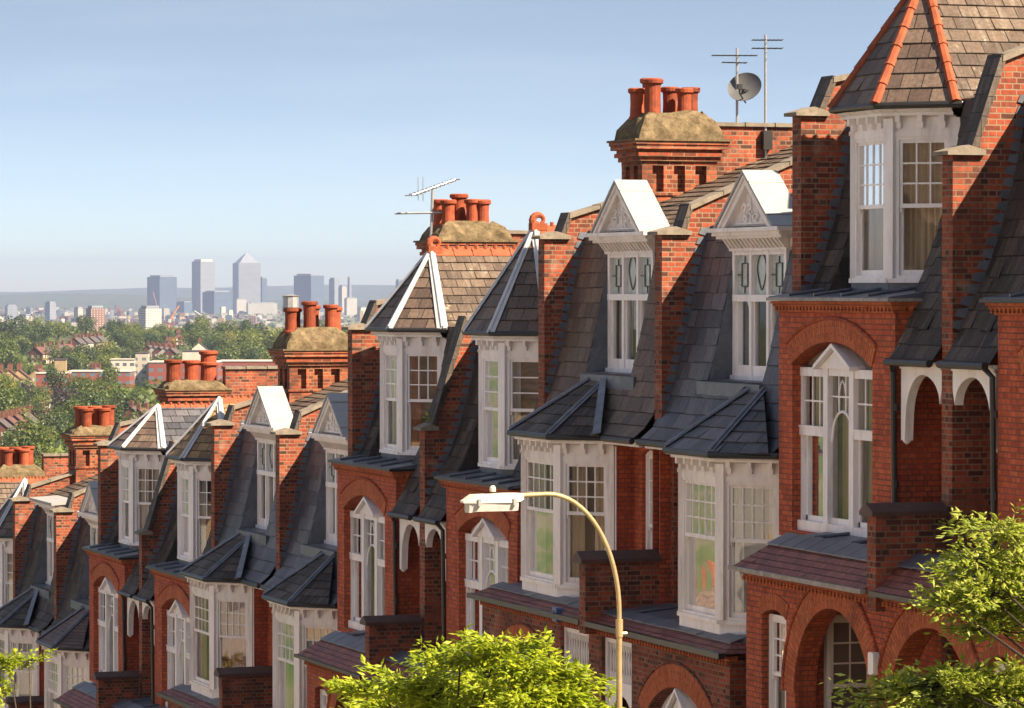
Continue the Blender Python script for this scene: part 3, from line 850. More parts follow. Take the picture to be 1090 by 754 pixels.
def skirt_roof(h, xa, xb, yg, zg, yi, zi, yw, tile, hip0=0.0, hip1=0.0, name='porch_roof'):
    """tiled skirt along the front of a flat lead roof; hip0/hip1: run of the hipped returns"""
    t = MB(); ym = yg - (yg - yi) * .62; zm = zg + (zi - zg) * .72
    slates_poly(t, [(xa, yg, zg), (xb, yg, zg), (xb - hip1 * .62, ym, zm), (xa + hip0 * .62, ym, zm)])
    if hip0: slates_poly(t, [(xa, yw, zg), (xa, yg, zg), (xa + hip0 * .62, ym, zm), (xa + hip0 * .62, yw, zm)])
    if hip1: slates_poly(t, [(xb, yg, zg), (xb, yw, zg), (xb - hip1 * .62, yw, zm), (xb - hip1 * .62, ym, zm)])
    t.build(name, tile, h)
    l = MB()
    # lead apron tiles between the clay and the flat
    x = xa + hip0 * .62
    xe = xb - hip1 * .62
    k = max(2, int((xe - x) / .42))
    for i in range(k):
        p, q = x + (xe - x) * i / k, x + (xe - x) * (i + 1) / k
        dz = random.uniform(0, .012)
        l.prism([(p + .008, ym + .06, zm - .012 + dz), (q - .008, ym + .06, zm - .012 + dz), (q - .008, yi, zi + .012), (p + .008, yi, zi + .012)], (0, 0, .02))
    if hip0: l.face([(xa + hip0 * .62, yw, zm), (xa + hip0 * .62, ym, zm), (xa + hip0, yi, zi), (xa + hip0, yw, zi)])
    if hip1: l.face([(xb - hip1 * .62, yw, zm), (xb - hip1 * .62, ym, zm), (xb - hip1, yi, zi), (xb - hip1, yw, zi)])
    l.face([(xa + hip0, yi, zi), (xb - hip1, yi, zi), (xb - hip1, yw, zi + .1), (xa + hip0, yw, zi + .1)])
    for q in range(3):
        xx = xa + hip0 + (xb - hip1 - xa - hip0) * (q + .6) / 3.1
        l.tube([(xx, yi + .02, zi + .02), (xx + .02, yw, zi + .115)], .028, 6)
    l.build('lead_flat', 'lead', h)

def t_house(Xo, sg, zp, label, cap=.65, hip='lead', roof='slate_brown', facet='slate_brown', roof_back='slate_warm', mans='slate_dark',
            tym='white', gf_gut='iron', win_in='curtain', tur_in='curtain', own_wall=True, seed=0, chim=None, dz_apex=0.0, capslab=(.02, -.6, 2.6), tnx=(3, 3), hide_outer=False, tlx=1, inners=None, finial=True, tdx=0.0):
    MB.sg = sg; MB.z0 = ZB
    h = empty('terraced_house', (Xo, 0, zp + ZB), label, 'house', 'brick houses stepping down the terrace')
    b = MB(); rs = random.Random(seed)
    # ---- main wall behind the recess, brick bay with arched window
    b.box(.15, W - .15, -.75, -.5, ZB, -.9)
    bx1 = 3.92
    hole = arch_hole(.58, 3.22, -3.35, -1.06, .32)
    b.panel((0, .25, 0), (1, 0, 0), (0, 0, 1), [(.12, -3.45), (bx1, -3.45), (bx1, -.34), (.12, -.34)], [hole], (0, -.24, 0))
    b.box(bx1 - .24, bx1 - .002, -.5, .01, -3.45, -.34)
    b.box(.12, .36, -.5, .01, -3.45, -.34)
    b.build('brick_bay', 'brick', h)
    a = MB(); arch_ring(a, .25, .58, 3.22, -1.06, .32, .3); a.build('window_arch', 'arch', h)
    am = MB(); arch_mould(am, .27, .58, 3.22, -1.06, .32, .325, .028); am.build('hood_mould', 'brick', h)
    pediment_light(h, None, .12, .58, 3.22, -1.1, -.83, seed=seed, tym=tym, inner=win_in)
    # cornice of the bay: dentils, then flat lead roof with a gutter
    c = MB()
    for o_, za, zb in ((.035, -.34, -.315), (.09, -.26, -.225), (.12, -.225, -.19)):
        c.box(.12 - o_ * .2, bx1 + o_, -.45, .25 + o_, za, zb)
    x = .14
    while x < bx1 + .03:
        c.box(x, x + .06, .2, .25 + .075, -.315, -.26); x += .115
    yv = .2
    while yv > -.4:
        c.box(bx1 - .05, bx1 + .075, yv - .06, yv, -.315, -.26); yv -= .115
    c.box(.12, bx1 + .015, -.45, .262, -.315, -.26)
    c.build('brick_cornice', 'arch', h)
    l = MB()
    l.prism([(.1, .40, -.165), (.1, .40, -.125), (.1, -.4, -.02), (.1, -.4, -.165)], (bx1 + .12 - .1, 0, 0))
    for xx in (.75, 1.6, 2.5, 3.35):
        l.tube([(xx, .38, -.10), (xx, -.35, -.0)], .025, 6)
    l.build('lead_flat', 'lead', h)
    g = MB(); g.box(.08, bx1 + .16, .345, .43, -.185, -.14); g.box(bx1 + .1, bx1 + .17, -.3, .35, -.185, -.14)
    g.build('gutter', gf_gut if gf_gut != 'gutter_grey' else 'gutter_grey', h)
    # ---- mansard
    tx0, tx1 = .93 + tdx, 3.72 + tdx
    m = MB()
    profile_sheet(m, clip_prof(T_PROF, -.16, 9), .1, tx0); profile_sheet(m, clip_prof(T_PROF, -.16, 9), tx1, max(tx1, bx1 + .02)); profile_sheet(m, T_PROF, max(tx1, bx1 + .02), W - .14)
    if tx1 > bx1 + .02: profile_sheet(m, clip_prof(T_PROF, -1, -.15), bx1 + .02, tx1)
    profile_sheet(m, clip_prof(T_PROF, -.16, -.08), tx0, tx1)
    for xx in (tx0, tx1):
        pts = [(xx, prof_y(T_PROF, -.08), -.08)] + [(xx, y, z) for y, z in T_PROF if z > -.08]
        m.prism(pts + [(xx, -1.05, 2.45), (xx, -1.05, -.08)], (.015 if xx == tx0 else -.015, 0, 0))
    
    m.build('mansard_roof', mans, h)
    m = MB(); m.face([(tx0, prof_y(T_PROF, -.08) + .02, -.08), (tx1, prof_y(T_PROF, -.08) + .02, -.08), (tx1, -1.05, -.07), (tx0, -1.05, -.07)]); m.build('lead_tray', 'lead', h)
    g = MB(); gutter(g, [(bx1 + .05, .4), (W - .14, .4)], -.965, .05)
    g.tube([(bx1 + .14, .36, -1.0), (bx1 + .05, .30, -1.1), (bx1 + .05, .27, -3.4)], .038, 8)
    for z in (-1.6, -2.6): g.tube([(bx1 + .05, .27, z), (bx1 + .05, .27, z + .09)], .052, 8)
    g.build('downpipe', 'iron', h)
    # ---- curved timber valance over the balcony recess
    v = MB(); va, vb = bx1 + .06, W - .16
    n_ = 18; zt, zsz, zl = -1.02, -1.50, -1.98
    top = -1.13
    va += .06
    pts = [(va, zt), (vb, zt), (vb, -1.3)]
    xl, xr = va + .13, vb - .06; cx, hw = (xl + xr) / 2, (xr - xl) / 2
    for i in range(n_ + 1):
        t = math.pi * i / n_
        e = .36 if t < math.pi / 2 else .62
        pts.append((cx + hw * math.cos(t), -1.12 - e + e * math.sin(t)))
    pts += [(va + .11, zl), (va, zl)]
    v.prism([(x, .10, z) for x, z in pts], (0, .12, 0))
    v.box(va - .02, vb, .08, .27, -1.0, -.955); v.box(va, vb, .09, .245, -1.05, -1.0)
    v.lathe((va + .055, .16, zl - .05), [(.015, 0), (.05, .03), (.055, .06), (.04, .1)], 10)
    v.build('porch_valance', 'white', h)
    # balcony door in the recess
    window(h, (0, -.5), (1, 0), (0, 1), 4.3, 5.0, -3.2, -1.35, -2.1, 2, 2, 1, 'curtain', seed + 9, back=.2, d=.02)
    # ---- turret: canted bay through the mansard
    cx = 2.17 + tdx
    pl = [(q + tdx, w_) for q, w_ in [(.93, -.86), (1.58, -.2), (2.77, -.2), (3.43, -.86)]]
    canted_bay(h, pl, -.1, .12, 2.0, 2.36, 1.08, tnx[0], tnx[1], 3, inner=tur_in, seed=seed + 20, apron='lead', lx=tlx, inners=inners)
    # faceted roof
    za, ze = 4.24 + dz_apex, 2.42
    ep = off_poly(pl, .26)
    E0, E1, E2, E3 = [(*p, ze) for p in ep]
    E3 = (cx + 1.49, -.74, ze); E0 = (cx - 1.49, -.74, ze)
    A = (cx, -1.0, za); yb = -3.3; Rr = (cx, yb, za)
    t = MB()
    slates_poly(t, [E0, E1, A]); slates_poly(t, [E1, E2, A]); slates_poly(t, [E2, E3, A])
    t.build('turret_roof', facet, h)
    t = MB()
    Eb = (cx + 1.49, -2.6, ze); Ec = (cx - 1.49, -2.6, ze)
    slates_poly(t, [E3, Eb, (cx, -2.9, za), A]); slates_poly(t, [Ec, E0, A, (cx, -2.9, za)])
    t.build('gable_roof', roof_back, h)
    # soffit and fascia, gutter
    s = MB()
    s.face([(*p, ze - .035) for p in ep] + [(cx + 1.49, -2.6, ze - .035), (cx - 1.49, -2.6, ze - .035)])
    s.build('soffit', 'white', h)
    g = MB(); gutter(g, [(cx - 1.49, -1.2), ep[0], ep[1], ep[2], ep[3], (cx + 1.53, -.8), (cx + 1.53, -1.3)], ze - .015, .045)
    g.build('eaves_gutter', 'iron', h)
    lines = [(E1, A), (E2, A), (E3, A), (E0, A)]
    if hip == 'terra':
        hip_tiles(h, lines, 'terra', .07, .3)
    else:
        n01, n12, n23 = plane_n(E0, E1, A), plane_n(E1, E2, A), plane_n(E2, E3, A)
        n3b, nb0 = plane_n(E3, Eb, A), plane_n(Ec, E0, A)
        L = []
        mb = MB()
        for (p, nl, nr) in ((E1, n01, n12), (E2, n12, n23), (E3, n23, n3b), (E0, nb0, n01)):
            p = Vector(p); q = Vector(A); d = (q - p).normalized()
            for nn, side in ((nl, -1), (nr, 1)):
                s1 = d.cross(nn).normalized()
                # wing pointing into that facet
                w_ = s1 * .1
                cen = (Vector(E0) + Vector(E1) + Vector(E2) + Vector(E3)) / 4
                mid = p.lerp(q, .3)
                other = {id(n01): Vector(E0).lerp(Vector(E1), .5), id(n12): Vector(E1).lerp(Vector(E2), .5), id(n23): Vector(E2).lerp(Vector(E3), .5), id(n3b): Vector(E3).lerp(Vector(Eb), .5), id(nb0): Vector(Ec).lerp(Vector(E0), .5)}[id(nn)]
                if (other - p).dot(w_) < 0: w_ = -w_
                mb.face([p + nn * .036, q + nn * .036, q + nn * .036 + w_ * .6, p + nn * .036 + w_])
            mb.tube([p + Vector((0, 0, .035)), q + Vector((0, 0, .035))], .038, 8)
        mb.build('hip_flashing', 'lead_hip', h)
    rt = MB(); yy = -1.05
    while yy > -2.95:
        rt.prism([(cx - .13, yy, za - .1), (cx, yy, za + .05), (cx + .13, yy, za - .1)], (0, -.36, 0))
        for q in (-.09, -.27): rt.tube([(cx, yy + q, za + .03), (cx, yy + q, za + .1)], .035, 6)
        yy -= .38
    rt.build('ridge_tiles', 'terra', h)
    if finial:
        f = MB()
        f.box(cx - .1, cx + .1, -1.2, -.92, za - .05, za + .08)
        sp = [(cx, -1.06 + .24 * math.cos(a_) * (1 - .05 * a_) - .02, za + .28 + .2 * math.sin(a_) * (1 - .06 * a_)) for a_ in [i * .45 for i in range(-3, 10)]]
        sp = [(q[0], -1.06 + (q[1] + 1.06) * .46, za + .02 + (q[2] - za - .05) * .5) for q in sp]
        f.tube(sp, [.085, .08, .075, .07, .066, .062, .056, .05, .046, .042, .038, .036, .036], 8)
        f.build('finial', 'terra', h)
    # ---- upper roof, party walls, chimney
    shell(h, -.5, -.95, (-.84, 2.45), .38, -4.9, -9.6, roof=roof_back)
    far = (sg < 0)
    # wall to the inner neighbour (shared by the pair)
    if far:
        party_wall(h, W, .22, ZB, cap, -.16 if cap > 1 else .02, ((capslab[0], cap + .06), (capslab[1], capslab[2])), .38 if cap > 1 else .16, T_PROF, -4.9, -9.6)
        # outer wall carries the chimney
        party_wall(h, .15, .0, ZB, 2.38, -.36, ((-.34, 2.44), (-.52, 2.86)), .22, T_PROF, -4.9, -9.6, flat_from=(-3.2, 4.25))
        dv = MB(); dv.box(W - .13, W + .13, .3, 1.26, -4.05, -2.86); d_ = dv.build('balcony_divider', 'stock', h)
        dc = MB(); dc.prism([(W - .2, .29, -2.86), (W + .2, .29, -2.86), (W + .2, .29, -2.80), (W, .29, -2.70), (W - .2, .29, -2.80)], (0, 1.05, 0))
        dc.build('coping', 'coping_red', d_)
    elif hide_outer:
        party_wall(h, 0, .06, ZB, 2.38, -.32, ((-.3, 2.44), (-.48, 2.86)), .42, T_PROF, -4.9, -9.6)
    if chim: chimney(h, chim.pop('x', 0.0), **chim)
    # ---- ground floor projection
    gx0 = 1.0
    yw = 1.13
    gf = MB()
    wh = arch_hole(1.6, 2.42, -6.05, -4.42, .10, 8); dh = arch_hole(2.72, 5.14, ZB + .9, -5.36, 1.21, 18)
    gf.panel((0, yw, 0), (1, 0, 0), (0, 0, 1), [(gx0 + .05, ZB), (W - .001, ZB), (W - .001, -3.92), (gx0 + .05, -3.92)], [wh, dh], (0, -.3, 0))
    gf.box(gx0 + .05, gx0 + .3, -.5, yw - .301, ZB, -3.92)
    gf.box(.15, gx0 + .048, -.501, -.2, ZB, -3.5)
    gf.build('ground_floor_wall', 'brick', h)
    ar = MB(); arch_ring(ar, yw, 2.72, 5.14, -5.36, 1.21, .34, .02, 24); arch_ring(ar, yw, 1.6, 2.42, -4.42, .10, .22, .012, 8)
    ar.build('doorway_arch', 'arch', h)
    am = MB(); arch_mould(am, yw + .02, 2.72, 5.14, -5.36, 1.21, .37, .03); am.build('hood_mould', 'brick', h)
    cr = MB(); x = gx0 + .05
    while x < W - .06:
        cr.box(x, x + .06, yw - .02, yw + .06, -3.985, -3.925); x += .115
    cr.box(gx0 + .02, W - .002, yw - .1, yw + .035, -3.925, -3.895); cr.box(gx0, W - .002, yw - .1, yw + .075, -3.895, -3.86)
    cr.build('brick_cornice', 'arch', h)
    window(h, (0, yw - .1), (1, 0), (0, 1), 1.6, 2.42, -6.05, -4.40, -5.2, 3, 3, 2, 'curtain', seed + 40, back=.25)
    # recessed porch: back wall with a glazed door screen
    pb = MB(); pb.box(2.5, W - .15, -.2, -.05, ZB, -3.6); pb.box(2.42, 2.58, -.049, yw - .302, ZB, -3.6); pb.build('porch_wall', 'brick', h)
    window(h, (2.63, .68), (0, -1), (1, 0), .02, .72, ZB + 1.9, -4.35, -5.3, 2, 3, 2, None, seed + 41, back=.04, name='door_screen', d=.06)
    dd = MB(); dd.box(3.5, 4.5, -.05, -.01, ZB + .9, -5.3); dd.build('front_door', 'door', h)
    skirt_roof(h, gx0 - .02, W - .13, 1.3, -3.80, .66, -3.36, -.5, 'tile_red', hip0=.62)
    g = MB(); g.box(gx0 - .06, W - .13, 1.27, 1.36, -3.85, -3.79); g.build('porch_gutter', gf_gut, h)
    return h

def d_house(Xo, sg, zp, label, bx=(1.3, 3.0), roof='slate_blue', bayroof='slate_blue', roof_back='slate_warm', flat_dormer=False, seed=0, chim=None,
            inner='curtain', joinery='cream', ped='lead_pale', snx=4, porch=True, dz_roof=0.0, inners=None):
    MB.sg = sg; MB.z0 = ZB
    h = empty('terraced_house', (Xo, 0, zp + ZB), label, 'house', 'brick houses stepping down the terrace')
    # ---- first-floor wall: recessed behind the bay
    yw = -.32
    b = MB()
    ce = bx[1] + .72
    wx0, wx1 = 4.18, 4.78
    hole = arch_hole(wx0, wx1, -3.3, -1.05, .1, 8)
    b.panel((0, yw, 0), (1, 0, 0), (0, 0, 1), [(ce, -3.5), (W - .12, -3.5), (W - .12, -.85), (ce, -.85)], [hole], (0, -.25, 0))
    b.box(ce - .35, ce - .001, yw - .25, .02, -3.5, -.85)         # brick return beside the bay
    b.box(.14, bx[0] - .72, yw - .2, .02, -3.5, -.85)
    b.box(W - .16, W - .13, yw, -.08, -3.5, -.85)
    b.box(.15, W - .15, -.85, -.58, ZB, -.85)
    b.build('front_wall', 'brick', h)
    window(h, (0, yw - .06), (1, 0), (0, 1), wx0, wx1, -3.3, -1.0, -2.15, 2, 3, 1, inner, seed + 5, back=.12)
    hd = MB(); hd.prism([(wx0, yw - .1, -1.06), (wx1, yw - .1, -1.06), ((wx0 + wx1) / 2, yw - .1, -.92)], (0, .05, 0))
    hd.build('window_head', 'white', h)
    fa = MB(); fa.box(ce - .5, W - .13, -.3, .14, -.86, -.80); fa.box(ce - .5, W - .13, .10, .16, -.88, -.76)
    fa.build('eaves_fascia', joinery, h)
    # ---- canted timber bay
    pl = [(bx[0] - .68, .02), (bx[0], .70), (bx[1], .70), (bx[1] + .68, .02)]
    canted_bay(h, pl, -3.34, -3.13, -1.17, -.80, -2.0, 5, snx, 3, inner=inner, seed=seed + 10, apron='white', joinery=joinery, inners=inners)
    # bay roof with hips
    ze = -.76; ep = off_poly(pl, .2)
    T1 = (bx[0] + .65, prof_y(D_PROF, .08) + .02, .08); T2 = (bx[1] - .38, T1[1], .08)
    E = [(*p, ze) for p in ep]
    yk = prof_y(D_PROF, -.5)
    E3 = (ep[3][0], .31, ze); E0 = (ep[0][0], .31, ze)
    r = MB()
    slates_poly(r, [E[1], E[2], T2, T1]); slates_poly(r, [E[2], E3, T2]); slates_poly(r, [E0, E[1], T1])
    r.build('bay_roof', bayroof, h)
    hp = MB()
    for p, q in ((E[1], T1), (E[2], T2)):
        hp = MB()
        p, q = Vector(p), Vector(q); d = (q - p).normalized()
        for nn, ref in ((plane_n(E[1], E[2], T2), (E[1][0] + E[2][0]) / 2), (plane_n(E[2], E3, T2) if p.x > 2 else plane_n(E0, E[1], T1), 9 if p.x > 2 else -9)):
            sd = d.cross(nn).normalized()
            if (ref - p.x) * sd.x < 0: sd = -sd
            hp.face([p + nn * .036, q + nn * .036, q + nn * .036 + sd * .065, p + nn * .036 + sd * .065])
        hp.tube([p + Vector((0, 0, .04)), q + Vector((0, 0, .04))], .032, 8)
        hp.build('hip_flashing', 'lead_blue', h)
    hp = MB()
    p, q = Vector(E3) + Vector((-.02, .03, .03)), Vector(T2) + Vector((.06, .04, .03))
    nn = plane_n(E[2], E3, T2); sd = (q - p).cross(nn).normalized() * .068
    hp.prism([p - sd + nn * .01, p + sd + nn * .01, q + sd * .8 + nn * .01, q - sd * .8 + nn * .01], nn * .02)
    hp.build('valley_flashing', 'lead_blue', h)
    g = MB(); gutter(g, [(E0[0], .14), ep[0], ep[1], ep[2], ep[3], (E3[0] + .1, .28), (W - .14, .27)], -.785, .05)
    g.build('gutter', 'iron', h)
    gw = MB(); pl2 = off_poly(pl, .197); gw.band(pl2, -.80, pl2, -.84); gw.build('gutter_board', 'white', h)
    # ---- mansard with a recess for the dormer
    dx0, dx1, dy = 1.72, 3.78, -.68
    m = MB()
    profile_sheet(m, D_PROF, .14, dx0); profile_sheet(m, D_PROF, dx1, W - .14); profile_sheet(m, clip_prof(D_PROF, -1, .2), dx0, dx1)
    m.build('mansard_roof', roof, h)
    ck = MB()
    for xx, s_ in ((dx0, .02), (dx1, -.02)):
        pts = [(xx, y, z) for y, z in D_PROF if z > .2]
        ck.prism([(xx, prof_y(D_PROF, .2), .2)] + pts + [(xx, -.95, 2.5), (xx, -.95, .2)], (s_, 0, 0))
    ck.face([(dx0, prof_y(D_PROF, .2) + .01, .2), (dx1, prof_y(D_PROF, .2) + .01, .2), (dx1, -.9, .21), (dx0, -.9, .21)])
    ck.box(dx0 - .05, dx1 + .3, prof_y(D_PROF, .1) - .03, prof_y(D_PROF, .1) + .05, -.04, .17)
    ck.build('dormer_cheeks', 'lead', h)
    # dormer front: three lights under leaded top lights
    df = MB(); cw = (dx1 - dx0 - .12) / 3
    a0 = dx0 + .04
    zt = 2.12
    df.box(dx0, dx1, dy - .12, dy + .06, .2, .27)
    zr = 1.42
    for i in range(4):
        x = a0 + .02 + (dx1 - dx0 - .12) * i / 3
        df.box(x - .04, x + .05, dy - .1, dy + .02, .27, zt)
    df.box(a0, dx1 - .04, dy - .1, dy + .035, zr - .05, zr + .05)
    df.box(a0, dx1 - .04, dy - .1, dy + .01, zt - .06, zt + .06)
    df.box(a0, dx1 - .04, dy - .08, dy - .005, .27, .42)
    bars = 0
    for i in range(3):
        x0_, x1_ = a0 + .07 + cw * i, a0 - .02 + cw * (i + 1)
        df.box(x0_, x0_ + .035, dy - .08, dy - .02, .42, zr - .05); df.box(x1_ - .035, x1_, dy - .08, dy - .02, .42, zr - .05)
    f = df.build('dormer_window', 'white', h)
    gl, ld, le, cu, rm = MB(), MB(), MB(), MB(), MB()
    for i in range(3):
        x0_, x1_ = a0 + .07 + cw * i, a0 - .02 + cw * (i + 1)
        gl.face([(x0_, dy - .05, .4), (x1_, dy - .05, .4), (x1_, dy - .05, zr), (x0_, dy - .05, zr)])
        ld.box(x0_, x1_, dy - .06, dy - .04, zr + .05, zt - .06)
        xm = (x0_ + x1_) / 2; zz0, zz1 = zr + .07, zt - .08; zm = (zz0 + zz1) / 2
        if i == 1:
            ring = [(xm + .17 * math.cos(t) * (1 if math.sin(t) > 0 else 1 + .55 * math.sin(t)), dy - .03, zm + .06 + .25 * math.sin(t) * (1 if math.sin(t) > 0 else 1.15)) for t in [k * math.pi / 9 for k in range(19)]]
            le.tube(ring, .010, 5)
        else:
            q = .11
            le.tube([(xm - q, dy - .03, zm - .17), (xm + q, dy - .03, zm - .17), (xm + q, dy - .03, zm + .17), (xm - q, dy - .03, zm + .17), (xm - q, dy - .03, zm - .17)], .012, 4)
            le.tube([(xm, dy - .03, zz0), (xm, dy - .03, zm - .17)], .01, 4); le.tube([(xm, dy - .03, zm + .17), (xm, dy - .03, zz1)], .01, 4)
            le.tube([(x0_, dy - .03, zm), (xm - q, dy - .03, zm)], .01, 4); le.tube([(xm + q, dy - .03, zm), (x1_, dy - .03, zm)], .01, 4)
        wavy(cu, (0, dy), (1, 0), (0, 1), x0_, x1_ - (.0 if i != 1 else .25), -.16, .35 if i != 1 else .9, zr, .025, .1, seed + i)
    gl.build('pane', 'glass', f); ld.build('leaded_light', 'leaded', f); le.build('lead_came', 'came', f); cu.build('curtain', 'curtain', f, smooth=True)
    rm.face([(dx0, dy - .3, .2), (dx1, dy - .3, .2), (dx1, dy - .3, zt), (dx0, dy - .3, zt)]); rm.build('room_shade', 'room', f)  # dark sheet in place of the shaded attic room
    # cornice with dentil brackets
    c = MB()
    c.box(dx0 + .0, dx1 - .0, -1.0, dy + .02, zt + .0, 2.42)
    for o_, za, zb in ((.05, 2.12, 2.16), (.2, 2.30, 2.345), (.25, 2.345, 2.40), (.30, 2.40, 2.46)):
        c.box(dx0 - o_, dx1 + o_, -1.05, dy + o_, za, zb)
    k = 15
    for i in range(k):
        x = dx0 - .02 + (dx1 - dx0 + .0) * i / (k - 1)
        c.prism([(x, dy + .0, 2.16), (x, dy + .06, 2.16), (x, dy + .17, 2.30), (x, dy + .0, 2.30)], (.06, 0, 0))
    for s_, xe in ((-1, dx0), (1, dx1)):
        for j in range(3):
            y = dy - .02 - j * .12
            c.prism([(xe, y, 2.16), (xe + s_ * .06, y, 2.16), (xe + s_ * .17, y, 2.30), (xe, y, 2.30)], (0, -.06, 0))
    c.build('cornice', joinery, h)
    xm = (dx0 + dx1) / 2
    if not flat_dormer:
        hw = 1.02; zb_, za_ = 2.46, 3.22; y0, y1 = dy + .24, dy - .22
        t = MB(); t.prism([(xm - hw + .12, y0 - .1, zb_ + .02), (xm + hw - .12, y0 - .1, zb_ + .02), (xm, y0 - .1, za_ - .1)], (0, -.05, 0))
        t.build('pediment', 'plaster', h)
        rel = MB(); rr = random.Random(seed + 77)
        for q in range(26):
            px = rr.uniform(-.6, .6); pz = rr.uniform(.1, .62)
            if abs(px) / (hw - .25) + pz / .72 > .92: continue
            sgx = 1 if px > 0 else -1
            rel.tube([(xm + px + .06 * math.cos(a_) * sgx, y0 - .085, zb_ + pz + .05 * math.sin(a_)) for a_ in [k_ * .8 for k_ in range(7)]], .02, 5)
        rel.tube([(xm - .55, y0 - .088, zb_ + .06), (xm + .55, y0 - .088, zb_ + .06)], .018, 5); rel.tube([(xm, y0 - .088, zb_ + .06), (xm, y0 - .088, zb_ + .55)], .018, 5)
        rel.build('pediment_scrollwork', 'cream', h)
        bg = MB()
        for s_ in (-1, 1):
            bg.prism([(xm + s_ * hw, y0, zb_), (xm, y0, za_), (xm, y0, za_ - .14), (xm + s_ * (hw - .2), y0, zb_)], (0, -.14, 0))
            bg.prism([(xm + s_ * (hw + .03), y0 + .03, zb_ + .0), (xm, y0 + .03, za_ + .03), (xm, y0 + .03, za_ - .03), (xm + s_ * (hw - .06), y0 + .03, zb_ + .0)], (0, -.05, 0))
        bg.prism([(xm - hw, y1, zb_), (xm + hw, y1, zb_), (xm, y1, za_)], (0, -.02, 0))
        bg.build('bargeboard', joinery, h)
        rf = MB()
        for s_ in (-1, 1):
            a, b2 = Vector((xm + s_ * (hw + .07), y0 + .05, zb_ - .02)), Vector((xm, y0 + .05, za_ + .035))
            n_ = Vector((s_ * .6, 0, .8))
            rf.prism([a, b2, b2 + Vector((0, 0, .05)), a + n_ * .045], (0, y1 - y0 - .1, 0))
            for q in (.2, .8):
                mid = a.lerp(b2, q) + n_ * .045
                rf.tube([mid, mid + Vector((0, y1 - y0 - .1, 0))], .014, 6)
        rf.build('pediment_roof', ped, h)
        rb = MB(); rb.prism([(dx0 - .1, y1 - .02, 2.47), (dx1 + .1, y1 - .02, 2.47), (dx1 + .1, -1.7, 2.75), (dx0 - .1, -1.7, 2.75)], (0, 0, .04))
        rb.build('dormer_flat', 'lead', h)
    else:
        rf = MB(); rf.prism([(dx0 - .4, dy + .42, 2.46), (dx1 + .4, dy + .42, 2.46), (dx1 + .4, dy + .42, 2.53), (dx0 - .4, dy + .42, 2.53)], (0, -1.9, .12))
        rf.build('dormer_flat', ped, h)
    # ---- upper roof and party walls
    shell(h, yw, -.75, (-.86, 2.5), .40, -4.9, -9.6, roof=roof_back)
    far = sg < 0
    if far:
        party_wall(h, W + .13, -.06, -.9, 2.38, -.48, ((-.44, 2.42), (-.56, 2.78)), .42, D_PROF, -4.9, -9.6)
        pw = MB(); pw.box(W - .02, W + .28, -9.4, -.26, ZB, -.905); pw.build('wall_base', 'stock', h)
        party_wall(h, .15, -.08, -.9, 2.38, -.48, ((-.44, 2.42), (-.56, 2.74)), .3, D_PROF, -4.9, -9.6, flat_from=(-3.15, 4.3))
        pw = MB(); pw.box(.0, .28, -9.4, -.1, ZB, -.905); pw.build('wall_base', 'stock', h)
        dv = MB(); dv.box(W - .13, W + .13, -.1, 1.13, -3.7, -2.62); d_ = dv.build('balcony_divider', 'stock', h)
        dv2 = MB(); dv2.prism([(W - .2, -.1, -2.62), (W + .2, -.1, -2.62), (W + .2, -.1, -2.56), (W, -.1, -2.44), (W - .2, -.1, -2.56)], (0, 1.32, 0))
        dv2.build('coping', 'coping_red', d_)
    if chim: chimney(h, chim.pop('x', 0.0), **chim)
    # ---- ground floor projection with timber porch
    yg = .92
    gf = MB()
    ah = arch_hole(.75, 3.3, -7.4, -4.75, .55, 16)
    ph = [(3.85, ZB + .8), (5.12, ZB + .8), (5.12, -3.72), (3.85, -3.72)]
    gf.panel((0, yg, 0), (1, 0, 0), (0, 0, 1), [(.03, ZB), (W - .001, ZB), (W - .001, -3.62), (.03, -3.62)], [ah, ph], (0, -.28, 0))
    gf.box(.03, .28, -.6, yg - .281, ZB, -3.62)
    gf.build('ground_floor_wall', 'stock', h)
    ar = MB(); arch_ring(ar, yg, .75, 3.3, -4.75, .55, .34, .015, 20); ar.build('window_arch', 'arch', h)
    am = MB(); arch_mould(am, yg + .01, .75, 3.3, -4.75, .55, .36, .022); am.build('hood_mould', 'stock', h)
    pediment_light(h, None, yg - .1, .75, 3.3, -4.76, -4.28, seed=seed + 50, z0=-7.35, zmid=-5.6, zs=-4.75, rise=.55)
    # porch screen with spindles over an arched opening
    ps = MB(); px0, px1 = 3.85, 5.12
    ps.box(px0, px0 + .09, yg - .16, yg - .06, ZB + .8, -3.72); ps.box(px1 - .09, px1, yg - .16, yg - .06, ZB + .8, -3.72)
    for z in (-3.80, -4.45): ps.box(px0 + .09, px1 - .09, yg - .15, yg - .07, z, z + .08)
    k = 10
    for i in range(k):
        x = px0 + .14 + (px1 - px0 - .28) * i / (k - 1); ps.lathe((x, yg - .11, -4.37), [(.025, 0), (.03, .1), (.018, .14), (.026, .3), (.018, .45), (.028, .5), (.025, .57)], 6)
    cx = (px0 + px1) / 2; hw = (px1 - px0) / 2 - .09
    pts = [(cx - hw, -4.45), (cx + hw, -4.45)] + [(cx + (hw - .05) * math.cos(t), -5.2 + .66 * math.sin(t)) for t in [math.pi * i / 16 for i in range(17)]]
    out = [(cx - hw, -4.45), (cx + hw, -4.45), (cx + hw, -5.4), (cx + hw - .06, -5.4)] + [(cx + (hw - .06) * math.cos(t), -5.2 + .62 * math.sin(t)) for t in [math.pi * i / 16 for i in range(17)]] + [(cx - hw + .06, -5.4), (cx - hw, -5.4)]
    ps.prism([(x, yg - .14, z) for x, z in out], (0, .05, 0))
    ps.build('porch_screen', 'white', h)
    pb = MB(); pb.box(3.6, W - .16, -.45, -.3, ZB, -3.4); pb.build('porch_wall', 'brick', h)
